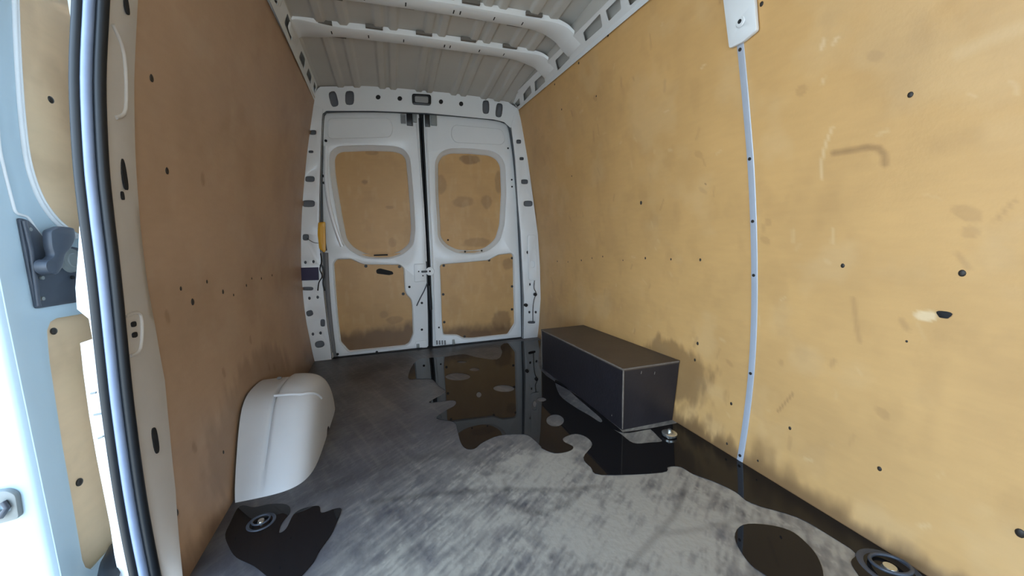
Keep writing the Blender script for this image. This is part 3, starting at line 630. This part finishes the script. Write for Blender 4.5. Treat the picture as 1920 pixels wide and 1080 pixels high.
rear_plate('bezel', rounded(rpl([(772, 176), (808, 178), (808, 198), (773, 196)], -.008), .018), [rounded(rpl([(777.5, 180.5), (803, 182), (803, 194), (778, 192)], -.008), .010)], D-.010, .016, M['black'], lp, bevel=.003)
q = rounded(rpl([(777, 180), (803.5, 181.5), (803.5, 194.5), (777.5, 192.5)], -.004), .01); rear_plate('lens', q, [], D-.006, .010, M['lens'], lp, bevel=.002)
# ================================================================ SLIDING DOOR PILLAR
def YX(x, y, yy): p_ = U(x, y, 1, yy); return p_
spx = [(176, -120), (172, 0), (166, 150), (172, 300), (182, 400), (192, 480), (201, 560), (209, 640), (222, 760), (241, 900), (258, 1000), (274, 1080), (290, 1160)]
SY = .975
sealC = [U(x, y, 1, SY) for x, y in spx]
sealC = [Vector(p_) for p_ in smooth_open([tuple(p_) for p_ in sealC], 4)]
sealC = [p_ for p_ in sealC if p_.z > -.06]
ds = empty('sliding_door_seal', (sealC[-1].x, SY, 0)); tag(ds, 'thick black rubber weatherstrip running down the pillar of the open sliding door', 'door seal')
bm = bmesh.new(); tube(bm, [p_+Vector((0, -.005, 0)) for p_ in sealC], .0085, 12); bm_obj('bulb', bm, mat('seal_bulb_highlight', (120, 134, 158), .38, noise=.15, nscale=25), ds, 60)  # pale blue sky highlight painted onto the black rubber bulb
bm = bmesh.new(); tube(bm, [p_+Vector((-.0165, -.002, 0)) for p_ in sealC], .0105, 10); bm_obj('outer_lip', bm, M['rubber'], ds, 60)
bm = bmesh.new(); tube(bm, [p_+Vector((.0155, .002, 0)) for p_ in sealC], .0095, 10); bm_obj('inner_lip', bm, M['rubber'], ds, 60)
# painted pillar sheet between seal and ply edge
rows = []
for p_ in sealC:
    z = p_.z; ye = float(YE(z)); a = Vector((p_.x+.012, SY+.010, z)); b = Vector((float(WL(ye, z))+.006, ye+.004, z)); a.x += .003
    mid = a.lerp(b, .5)
    rows.append([Vector((a.x-.045, SY+.016, z)), a+Vector((-.005, .004, 0)), a, a.lerp(b, .25)+Vector((.003, -.003, 0)), mid+Vector((.004, -.003, 0)), a.lerp(b, .8)+Vector((.003, -.002, 0)), b, b+Vector((-.014, .008, 0))])
bm = bmesh.new(); loft(bm, rows); pil = bm_obj('trim_9', bm, mat('pillar_paint', (196, 190, 182), .5, noise=.08, nscale=12, bump=.25, bscale=25), None, 50); tag(pil, kind='structure')
def on_pillar(x, y):   # approx. plane of the pillar face
    X = -.545
    p_ = U(x, y, 1, 1.01); return p_
# slots and studs on the pillar
def PR(p_):
    d = Vector(p_)-CC; z = d.dot(fw); return 960+F*d.dot(rt)/z, 540-F*d.dot(up)/z
def pil_pt(x, y, off):
    best = min(rows, key=lambda r: abs(PR(r[4])[1]-y)); k0 = rows.index(best); nb = rows[min(max(k0+(1 if PR(best[4])[1] < y else -1), 0), len(rows)-1)]
    y0, y1 = PR(best[4])[1], PR(nb[4])[1]; g = 0 if abs(y1-y0) < 1e-6 else min(max((y-y0)/(y1-y0), 0), 1)
    P = [Vector(a).lerp(Vector(b), g) for a, b in zip(best, nb)]; X = [PR(p_)[0] for p_ in P]
    for i in range(2, 6):
        if X[i] <= x <= X[i+1]:
            q = P[i].lerp(P[i+1], (x-X[i])/(X[i+1]-X[i])); t = (P[i+1]-P[i]).normalized(); break
    else: q = P[4]; t = (P[5]-P[3]).normalized()
    n = Vector((t.y, -t.x, 0)).normalized(); return q+n*off, t, n
def pslot(x, y, hw, hh, nm='slot'):
    q, t, n = pil_pt(x, y, .0015)
    me = plate(ell(0, 0, hw, hh, 16, .7), [], .003, lambda u, v, w_: q+t*u+Vector((0, 0, v))+n*w_)
    mesh_obj(nm, me, M['hole'], pil)
for a_ in ((235, 5, .007, .020), (231, 327, .007, .033), (228, 368, .004, .009), (249, 603, .008, .006), (251, 622, .008, .006), (290, 825, .008, .032)): pslot(*a_)
# embossed long pads
for pts in ([(210, 60), (231, 100), (234, 200), (216, 225)], [(233, 585), (262, 590), (262, 650), (243, 655)]):
    P = []
    for x, y in smooth_open(pts, 4): P.append(pil_pt(x, y, .001)[0])
    tube_obj('pressed_edge', P, .004, pil.data.materials[0], pil, 8)
# outer jamb (bright painted flange outside the seal)
jl = [(150, -100), (147, 0), (145, 150), (146, 240), (147, 300), (148, 400), (146, 460), (140, 540), (143, 580), (165, 598), (172, 636), (149, 644), (155, 700), (166, 780), (180, 860), (205, 985), (213, 1040), (225, 1100)]
JP = [U(x, y, 1, .99) for x, y in jl]
bm = bmesh.new(); r1 = []; 
for p_ in JP:
    zs = [s.z for s in sealC]; sx_ = float(np.interp(-p_.z, [-z for z in zs], [s.x for s in sealC]))
    r1.append([(min(p_.x, sx_-.012), .992, p_.z), (sx_-.004, .990, p_.z)])
loft(bm, r1); bm_obj('outer_flange', bm, mat('jamb_white', (236, 238, 240), .4, noise=.02), pil)
bm = bmesh.new(); loft(bm, [[(r[0][0], .992, r[0][2]), (r[0][0]-.012, 1.18, r[0][2])] for r in r1]); bm_obj('outer_return', bm, M['paint'], pil)
for (x0, y0), (x1_, y1_) in (((176, 778), (200, 774)), ((170, 738), (180, 736)), ((184, 822), (194, 818))):
    tube_obj('pressed_mark', [U(x0, y0, 1, .989), U(x1_, y1_, 1, .989)], .0022, M['cup'], pil, 6)
# ================================================================ SLIDING DOOR (slid back outside)
SX = -.725
DP = lambda x, y, dx=0: (U(x, y, 0, SX+dx).y, U(x, y, 0, SX+dx).z)
def dpl(pts, dx=0): return [DP(x, y, dx) for x, y in pts]
sd = empty('door_3', (SX, 1.5, 0)); tag(sd, kind='structure')
def side_plate(name, out_, holes, X, th, mt, parent, bevel=0, smooth=40):
    me = plate(out_, holes, th, lambda u, v, w_: Vector((X+w_, u, v)), bevel); return mesh_obj(name, me, mt, parent, smooth)
yl = DP(47, 769)[0]
wcor = dpl([(30, -60), (32, 0), (36, 100), (44, 215), (55, 300), (75, 362), (100, 402), (125, 426), (150, 441)])
wo = wcor+[(1.6, wcor[-1][1]-.03), (1.9, .80), (1.95, .9), (1.95, 1.45), (1.9, 1.52), (wcor[0][0]+.08, 1.52), (wcor[0][0]+.02, 1.50)]
lcor = dpl([(145, 590), (104, 597), (92, 604), (86, 620), (88, 650), (91, 680), (114, 831), (135, 950), (152, 1050), (158, 1064), (170, 1068)])
lz = lcor[0][1]; lb = lcor[-1][1]
lo_ = lcor+[(1.9, lb), (1.95, lb+.05), (1.95, lz-.05), (1.9, lz)]
side_plate('inner_skin', [(yl, -.09), (2.1, -.09), (2.1, 1.66), (yl+.03, 1.66), (yl+.02, 1.4), (yl+.004, 1.0), (yl, .7)], [wo, lo_], SX, .006, M['doorpaint'], sd, bevel=.002)
bm = bmesh.new(); box(bm, (SX-.09, yl+.003, -.09), (SX-.082, 2.1, 1.66)); bm_obj('outer_skin', bm, M['paint'], sd)
bm = bmesh.new(); zz = [-.09, .3, .7, 1.0, 1.4, 1.66]; yy = [yl, yl, yl, yl+.004, yl+.02, yl+.03]
loft(bm, [[(SX+.003, y+.004, z), (SX-.002, y-.006, z), (SX-.010, y-.010, z), (SX-.05, y-.010, z), (SX-.088, y-.004, z)] for y, z in zip(yy, zz)]); bm_obj('leading_edge', bm, M['doorpaint'], sd, 50)
# twin beads around the window
for dpx, r in ((6.5, .0042), (0.5, .0036)):
    pts = [(x-dpx*.9, y+dpx*.6) for x, y in [(30, -60), (32, 0), (36, 100), (44, 215), (55, 300), (75, 362), (100, 402), (125, 426), (150, 441)]]
    P = [Vector((SX+.004, *q)) for q in dpl(pts, .004)]; P.append(Vector((SX+.004, 1.6, P[-1].z-.03)))
    tube_obj('window_bead', smooth_open([tuple(p_) for p_ in P], 5), r, M['paint'], sd, 8)
P = [Vector((SX+.004, *q)) for q in dpl([(-8, 180), (-2, 270), (8, 320), (22, 375), (29, 397), (40, 403), (52, 408), (66, 428), (84, 452)], .004)]
tube_obj('pressed_step', smooth_open([tuple(p_) for p_ in P], 5), .0028, M['paint'], sd, 8)
def sst_board(Y, Z):
    n = fbm(Y*12, Z*9, 4); return .15*sst(.5, .75, n), 0*Y, .25*sst(.5, .8, fbm(Y*8+9, Z*8, 4))
grid_obj('upper_board', np.arange(wcor[1][0]-.03, 2.0, .008), np.arange(.74, 1.56, .008), lambda a, b: (0*a+SX-.010, a, b), sst_board, M['ply_pale'], sd)
grid_obj('lower_board', np.arange(lcor[3][0]-.015, 2.0, .008), np.arange(max(lb-.02, -.08), lz+.02, .008), lambda a, b: (0*a+SX-.012, a, b), sst_board, M['ply_pale'], sd)
for x, y, r in ((95, 187, .008), (101, 621, .008), (149, 904, .009)):
    q = U(x, y, 0, SX-.010); bm = bmesh.new(); bmesh.ops.create_uvsphere(bm, u_segments=12, v_segments=8, radius=r); bmesh.ops.scale(bm, vec=(.5, 1, 1), verts=bm.verts); bmesh.ops.translate(bm, vec=q, verts=bm.verts); bm_obj('screw', bm, M['screw'], sd, 0)
# handle recess, cup and lever
hpz = rounded(dpl([(33, 408), (49, 412), (62, 424), (84, 452), (170, 470), (175, 562), (142, 567), (66, 579)], .006), .006, 3)
side_plate('handle_plate', hpz, [], SX+.006, .006, M['plastic'], sd, bevel=.0015)
P = [Vector((SX+.011, *q)) for q in dpl([(45, 414), (58, 470), (72, 574)], .011)]; tube_obj('plate_rib', P, .004, M['plastic'], sd, 8)
q = U(134, 488, 0, SX+.012); bm = bmesh.new(); cyl(bm, q-Vector((.006, 0, 0)), (1, 0, 0), .030, .010, 28, .026); cyl(bm, q, (1, 0, 0), .019, .006, 24, .015); bm_obj('cup', bm, M['cup'], sd, 40)
lv = rounded(dpl([(84, 432), (104, 424), (130, 427), (133, 447), (124, 466), (112, 478), (108, 500), (98, 516), (78, 514), (72, 500), (80, 487), (92, 480), (86, 462)], .022), .008, 4)
side_plate('handle', lv, [], SX+.024, .018, M['plastic'], sd, bevel=.005)
q = U(90, 500, 0, SX+.03); bm = bmesh.new(); cyl(bm, q-Vector((.012, 0, 0)), (1, 0, 0), .016, .018, 20, .013); bm_obj('handle_pivot', bm, M['plastic'], sd, 40)
for x, y in ((137, 520), (113, 500), (80, 521), (81, 560), (57, 430)):
    q = U(x, y, 0, SX+.012); bm = bmesh.new(); cyl(bm, q-Vector((.004, 0, 0)), (1, 0, 0), .004, .005, 10); bm_obj('screw', bm, M['cup'] if y != 520 else M['hole'], sd, 40)
# latch on the leading edge
q0 = U(16, 945, 1, yl-.012)
la = empty('edge_latch', q0); tag(la, 'grey metal latch on the leading edge of the open sliding door', 'latch')
me = plate(rounded([(q0.x-.03, q0.z-.036), (q0.x+.018, q0.z-.03), (q0.x+.02, q0.z+.022), (q0.x+.008, q0.z+.034), (q0.x-.03, q0.z+.034)], .008), [rounded([(q0.x-.02, q0.z-.01), (q0.x+.008, q0.z-.01), (q0.x+.008, q0.z+.006), (q0.x-.02, q0.z+.006)], .004)], .012, lambda u, v, w_: Vector((u, yl-.016+w_, v)), .002)
mesh_obj('latch_plate', me, M['cup'], la, 40)
tube_obj('latch_claw', [(q0.x-.022, yl-.026, q0.z-.018), (q0.x, yl-.030, q0.z-.014), (q0.x+.010, yl-.028, q0.z+.002), (q0.x+.004, yl-.026, q0.z+.014)], .005, M['plastic'], la, 8)
# dark roller arm at the foot of the sliding door
q0 = U(200, 1072, 0, -.66)
ra = empty('roller_arm', q0); tag(ra, 'black roller arm at the foot of the sliding door beside the pillar', 'roller')
bm = bmesh.new(); tube(bm, [q0+Vector((-.03, .09, -.005)), q0+Vector((0, .02, .004)), q0+Vector((.01, -.02, -.01))], [.016, .022, .018], 10); bm_obj('arm', bm, M['rubber'], ra, 50)
bm = bmesh.new(); cyl(bm, q0+Vector((.005, -.02, -.03)), (0, 0, 1), .018, .022, 18); bm_obj('roller', bm, M['cup'], ra, 40)
# ================================================================ WHEEL ARCH COVER
wa = empty('wheel_arch_cover', (-.53, 1.70, 0)); tag(wa, 'white plastic wheel arch cover on the floor against the left wall', 'wheel arch cover')
APROF = smooth_open([(1.312, 0), (1.335, .035), (1.40, .110), (1.47, .185), (1.53, .235), (1.60, .260), (1.70, .262), (1.80, .248), (1.90, .205), (1.98, .140), (2.035, .060), (2.05, 0)], 5)
def arch(b, t, grow=0, x0=-.585, wdt=.268):
    e = .34; s_ = sin(b)**e if b > 0 else 0; c_ = cos(b)**e if b < pi/2-1e-6 else 0
    k = t*(len(APROF)-1); i = min(int(k), len(APROF)-2); f = k-i
    y0, z0 = APROF[i][0]*(1-f)+APROF[i+1][0]*f, APROF[i][1]*(1-f)+APROF[i+1][1]*f
    y = 1.70+(y0-1.70)*(c_+grow*3); z = max(z0*(c_+grow*3), 0); x = x0+(wdt+grow)*s_
    return max(x, float(WL(y, z))+.009), y, z
bm = bmesh.new(); rows_ = []
for i in range(49):
    b = (pi/2)*(i/48)**1.6*.9995; row = []
    for j in range(67):
        x, y, z = arch(b, j/66)
        dip = -.010*math.exp(-((x+.458)/.006)**2)            # pressed seam line
        lowp = -.012 if x < -.458 else 0.0
        row.append((x, y, max(z+(dip+lowp)*min(1, z/.13), 0)))
    rows_.append(row)
loft(bm, rows_); bmesh.ops.remove_doubles(bm, verts=bm.verts, dist=1e-4); bm_obj('shell', bm, M['white_plastic'], wa, 60)
bm = bmesh.new()    # raised inner shoulder rib
P = [arch(b, .40+.10*max(0, b-.5), .0005) for b in np.linspace(.10, 1.25, 30)]
tube(bm, P, .0055, 8); bm_obj('shoulder_rib', bm, M['white_plastic'], wa, 60)
q = Vector(arch(.02, .56, .002))+Vector((.03, 0, 0)); bm = bmesh.new(); bmesh.ops.create_uvsphere(bm, u_segments=12, v_segments=8, radius=.010); bmesh.ops.scale(bm, vec=(1, 1, .6), verts=bm.verts); bmesh.ops.translate(bm, vec=q, verts=bm.verts); bm_obj('fixing_screw', bm, M['cavity'], wa, 0)
# ================================================================ BLACK BOX
bx = empty('wheel_arch_box', (1.0, 1.69, 0)); tag(bx, 'long black plywood box covering the wheel arch along the right wall', 'box')
A = Vector((.879, 1.28, 0)); B = Vector((.849, 2.10, 0)); HA, HB = .272, .252; t_ = .012
def xr(y, z): return float(WR(y, z))-.002
th = Vector((0, 0, t_))
def prism(bm, base, h0, h1):   # base 4 pts, heights per point
    hexa(bm, [(*b[:2], z0) for b, z0 in zip(base, h0)]+[(*b[:2], z1) for b, z1 in zip(base, h1)])
bm = bmesh.new(); prism(bm, [A, A+Vector((t_, 0, 0)), B+Vector((t_, 0, 0)), B], [0]*4, [HA-t_, HA-t_, HB-t_, HB-t_]); bm_obj('side_panel', bm, M['blackply'], bx)
bm = bmesh.new(); hexa(bm, [(A.x+t_, 1.28, 0), (xr(1.28, 0), 1.28, 0), (xr(1.29, 0), 1.292, 0), (A.x+t_, 1.292, 0), (A.x+t_, 1.28, HA-t_), (xr(1.28, .26), 1.28, HA-t_), (xr(1.29, .26), 1.292, HA-t_), (A.x+t_, 1.292, HA-t_)]); bm_obj('end_panel', bm, M['blackply'], bx)
bm = bmesh.new(); hexa(bm, [(B.x+t_, 2.088, 0), (xr(2.1, 0), 2.088, 0), (xr(2.1, 0), 2.10, 0), (B.x+t_, 2.10, 0), (B.x+t_, 2.088, HB-t_), (xr(2.1, .24), 2.088, HB-t_), (xr(2.1, .24), 2.10, HB-t_), (B.x+t_, 2.10, HB-t_)]); bm_obj('end_panel', bm, M['blackply'], bx)
bm = bmesh.new(); hexa(bm, [(A.x-.001, 1.278, HA-t_), (xr(1.28, .26), 1.278, HA-t_), (xr(2.1, .24), 2.102, HB-t_), (B.x-.001, 2.102, HB-t_), (A.x-.001, 1.278, HA), (xr(1.28, .27), 1.278, HA), (xr(2.1, .25), 2.102, HB), (B.x-.001, 2.102, HB)]); bm_obj('lid', bm, M['plytop'], bx)
eps = .0015
tube_obj('worn_edge', [(A.x-.001, 1.278, HA-.004), (B.x-.001, 2.102, HB-.004)], .0042, M['edge'], bx, 6)
tube_obj('worn_edge', [(A.x-.001, 1.278, HA-.004), (xr(1.28, .265)-.004, 1.278, HA-.004)], .0040, M['edge'], bx, 6)
tube_obj('worn_edge', [(A.x+.001, 1.279, .006), (A.x, 1.278, .13), (A.x, 1.278, HA-.006)], [.0025, .0042, .0035], M['edge'], bx, 6)
tube_obj('worn_edge', [(B.x, 2.101, .006), (B.x, 2.101, HB-.006)], .002, M['edge'], bx, 6)
for x, y in ((1202, 699), (1227, 700), (1147, 778), (1158, 806)):
    q = U(x, y, 1, 1.279) if x > 1166 else U2(x, y, A, Vector((1, (A.x-B.x)/.82*1, 0)).normalized())
    tube_obj('scratch', [q+Vector((0, -.0005, -.005)), q+Vector((.002, -.0005, .007))], .0016, M['edge'], bx, 5)
# ================================================================ STRIP, BRACKET
js = empty('joint_strip', (1.1, .949, 0)); tag(js, 'narrow aluminium strip covering the vertical joint of the right plywood wall', 'strip')
spx_ = [(1388, 78), (1396, 160), (1403, 240), (1408, 298), (1411, 360), (1413, 415), (1414.5, 515), (1414, 600), (1409, 700), (1400, 780), (1388, 862)]
SP = [onR(*p_) for p_ in spx_]; zz = np.array([p_.z for p_ in SP])[::-1]; ys = np.array([p_.y for p_ in SP])[::-1]
cc_ = np.polyfit(zz, ys, 1); yS = lambda z: float(np.interp(z, zz, ys))*.6+float(np.polyval(cc_, z))*.4
bm = bmesh.new(); R_ = []
for z in np.linspace(.003, 1.50, 60):
    y = yS(z); hw = .0115; R_.append([(float(WR(y-hw, z))-.0005, y-hw, z), (float(WR(y, z))-.0030, y-hw*.9, z), (float(WR(y, z))-.0042, y, z), (float(WR(y, z))-.0030, y+hw*.9, z), (float(WR(y, z))-.0005, y+hw, z)])
loft(bm, R_); bm_obj('strip', bm, M['alu'], js, 50)
for x, y in ((1392, 92), (1408, 298), (1413, 415), (1414, 516), (1409, 700), (1388, 853)):
    q = onR(x, y); z = q.z; q = Vector((float(WR(yS(z), z))-.006, yS(z), z)); bm = bmesh.new(); cyl(bm, q, (1, 0, 0), .0052, .003, 12); bm_obj('screw', bm, M['screw'], js, 40)
br = empty('roof_bow_bracket', onR(1396, 40)); tag(br, 'white metal bracket with one screw hole above the aluminium strip on the right wall', 'bracket')
bp_ = [onR(*p_) for p_ in ((1363, 0), (1374, 92), (1399, 80), (1426, 58), (1422, 0))]
byz = [(p_.y, p_.z) for p_ in bp_]
dy_ = byz[0][0]-byz[1][0]
q = onR(1396, 42)
outl = [(byz[4][0]-.004, 1.66), byz[4], byz[3], byz[2], byz[1], byz[0], (byz[0][0]+.01, 1.66)]
me = plate(rounded(outl, .006, 2), [ell(q.y, q.z, .006, .009, 12)], .012, lambda u, v, w_: Vector((float(WR(u, v))-.010+w_, u, v)), .002)
mesh_obj('plate', me, M['paint'], br, 40)
bm = bmesh.new(); bmesh.ops.create_cone(bm, cap_ends=True, segments=20, radius1=.016, radius2=.013, depth=.003); bmesh.ops.rotate(bm, cent=(0, 0, 0), matrix=Matrix.Rotation(-pi/2, 3, 'Y'), verts=bm.verts)
bmesh.ops.translate(bm, vec=(q.x-.017, q.y, q.z), verts=bm.verts); bm_obj('dimple', bm, M['paint'], br, 30)
bm = bmesh.new(); cyl(bm, (q.x-.020, q.y, q.z), (1, 0, 0), .006, .003, 12); bm_obj('screw', bm, M['hole'], br)
# ================================================================ FLOOR RINGS
def floor_ring(x, y, r, label, tilt=.25, up_=False):
    c = U(x, y, 2, 0); e = empty('tie_down_ring', (c.x, c.y, 0)); tag(e, label, 'tie-down ring', 'tie-down rings in the floor')
    bm = bmesh.new(); prof = [(1.25, .001), (1.15, .004), (1.0, .0035), (.92, .0015), (.5, .001)]
    loft(bm, [[(c.x+r*k*cos(a), c.y+r*k*sin(a), z) for a in np.linspace(0, 2*pi, 33)[:-1]] for k, z in prof], close=True); bm_obj('pan', bm, M['plastic'], e, 50)
    bm = bmesh.new(); P = [(c.x+r*.72*cos(a), c.y+r*.72*sin(a), .008+(1-sin(a))*r*.5*tilt) for a in np.linspace(0, 2*pi, 29)]
    tube(bm, P, r*.085, 8); bm_obj('ring', bm, M['plastic'] if up_ else M['steel'], e, 60)
    bm = bmesh.new(); cyl(bm, (c.x, c.y, .001), (0, 0, 1), r*.34, .008, 18, r*.26); bm_obj('bolt', bm, M['chrome'], e, 40)
    return e
floor_ring(490, 980, .031, 'metal tie-down ring in the wet floor in front of the white wheel arch cover', .1, True)
floor_ring(1668, 1068, .050, 'metal tie-down ring in the floor beside the right wall at the bottom of the photo', .3, True)
c = U(1255, 818, 2, 0); e = empty('tie_down_stud', (c.x, c.y, 0)); tag(e, 'shiny metal stud standing on the floor at the front corner of the black box', 'stud')
bm = bmesh.new(); loft(bm, [[(c.x+r*cos(a), c.y+r*sin(a), z) for a in np.linspace(0, 2*pi, 25)[:-1]] for r, z in ((.018, .001), (.019, .006), (.029, .007), (.030, .015), (.026, .018), (.016, .019))], close=True, cap=True); bm_obj('flange', bm, M['chrome'], e, 40)
bm = bmesh.new(); cyl(bm, (c.x, c.y, .018), (0, 0, 1), .008, .013, 14, .007); bm_obj('pin', bm, M['chrome'], e, 40)
# ================================================================ PUDDLES
def puddle(name, outl, holes, label, z=.0012):
    O = smooth_closed(FP(outl), 4); H = [smooth_closed(FP(h), 4) if len(h) > 4 else FP(h) for h in holes]
    c = np.mean(np.array(O), 0)
    me = plate(O, H, .0016, lambda u, v, w_: Vector((min(max(u, -.52), float(WR(v, 0))-.002), v, z+w_)))
    o = mesh_obj(name, me, M['puddle'], None, None, loc=(float(c[0]), float(c[1]), 0)); tag(o, label, 'puddle'); return o
q2 = lambda q: [(760+.2593*a, 620+.2593*b) for a, b in q]; q3 = lambda q: [(980+.2962*a, 580+.2963*b) for a, b in q]; q6 = lambda q: [(1300+.3229*a, 780+.3229*b) for a, b in q]; q4 = lambda q: [(360+.2083*a, 900+.2083*b) for a, b in q]
main = q2([(20, 340), (90, 215), (290, 190), (420, 172), (520, 195), (660, 210), (700, 160), (690, 115), (740, 84), (860, 78), (965, 70), (975, 100)])+[(1012, 652), (1013.5, 694), (1077.5, 739), (1117.5, 769.5), (1157.5, 801.5), (1167, 810.5), (1173, 810.5), (1218, 804), (1263, 795.5), (1285, 793), (1345, 825), (1403, 868), (1465, 908), (1545, 958), (1625, 1010), (1715, 1065), (1805, 1115), (1760, 1150), (1640, 1120)]+q6([(960, 929), (915, 850), (942, 800), (830, 720), (600, 590), (340, 510), (240, 440), (110, 380), (0, 340)])+q3([(1000, 1000), (920, 1000), (880, 1035), (500, 1050), (430, 1000), (385, 940), (440, 860), (400, 808), (330, 790), (262, 812), (262, 840), (320, 872), (290, 900), (200, 912), (120, 880)])+q2([(985, 845), (930, 790), (860, 752), (680, 760), (560, 810), (500, 855), (440, 855), (400, 810), (375, 720), (350, 662), (225, 635), (290, 582), (360, 540), (345, 505), (180, 522), (200, 500), (290, 445), (240, 400), (190, 352), (100, 350)])
isl = [q2(ell(380, 335, 90, 27, 8)), q2(ell(410, 228, 36, 8, 8)), q2(ell(500, 283, 36, 12, 8)), q2(ell(712, 420, 76, 25, 8, 1, .03)), q2(ell(532, 465, 18, 20, 8)), q2(ell(1083, 652, 64, 44, 8)), q2(ell(935, 532, 12, 24, 8)), q2(ell(985, 500, 34, 15, 8)),
       q3([(205, 450), (235, 545), (330, 620), (420, 672), (490, 716), (497, 694), (420, 625), (335, 552), (260, 480)]), q3([(545, 742), (620, 790), (700, 848), (800, 846), (880, 838), (860, 810), (815, 765), (790, 762), (640, 784)])]
pm = puddle('main_puddle', main, isl, 'large irregular puddle on the floor running along the black box and right wall')
puddle('round_puddle', q6([(240, 705), (290, 635), (430, 635), (560, 668), (650, 735), (720, 820), (755, 929), (720, 1010), (560, 1000), (390, 910), (300, 825)]), [], 'dark oval puddle alone on the floor at the bottom right of the photo')
puddle('side_puddle', q4([(430, 240), (560, 250), (700, 222), (850, 225), (885, 290), (810, 390), (785, 480), (850, 440), (915, 315), (1000, 262), (1140, 238), (1165, 300), (1290, 262), (1345, 270), (1300, 395), (1250, 500), (1150, 640), (1090, 750), (990, 864), (900, 960), (720, 900), (560, 780), (400, 700), (330, 600), (300, 500), (340, 400)]), [], 'dark wet puddle around the floor ring in front of the wheel arch cover')
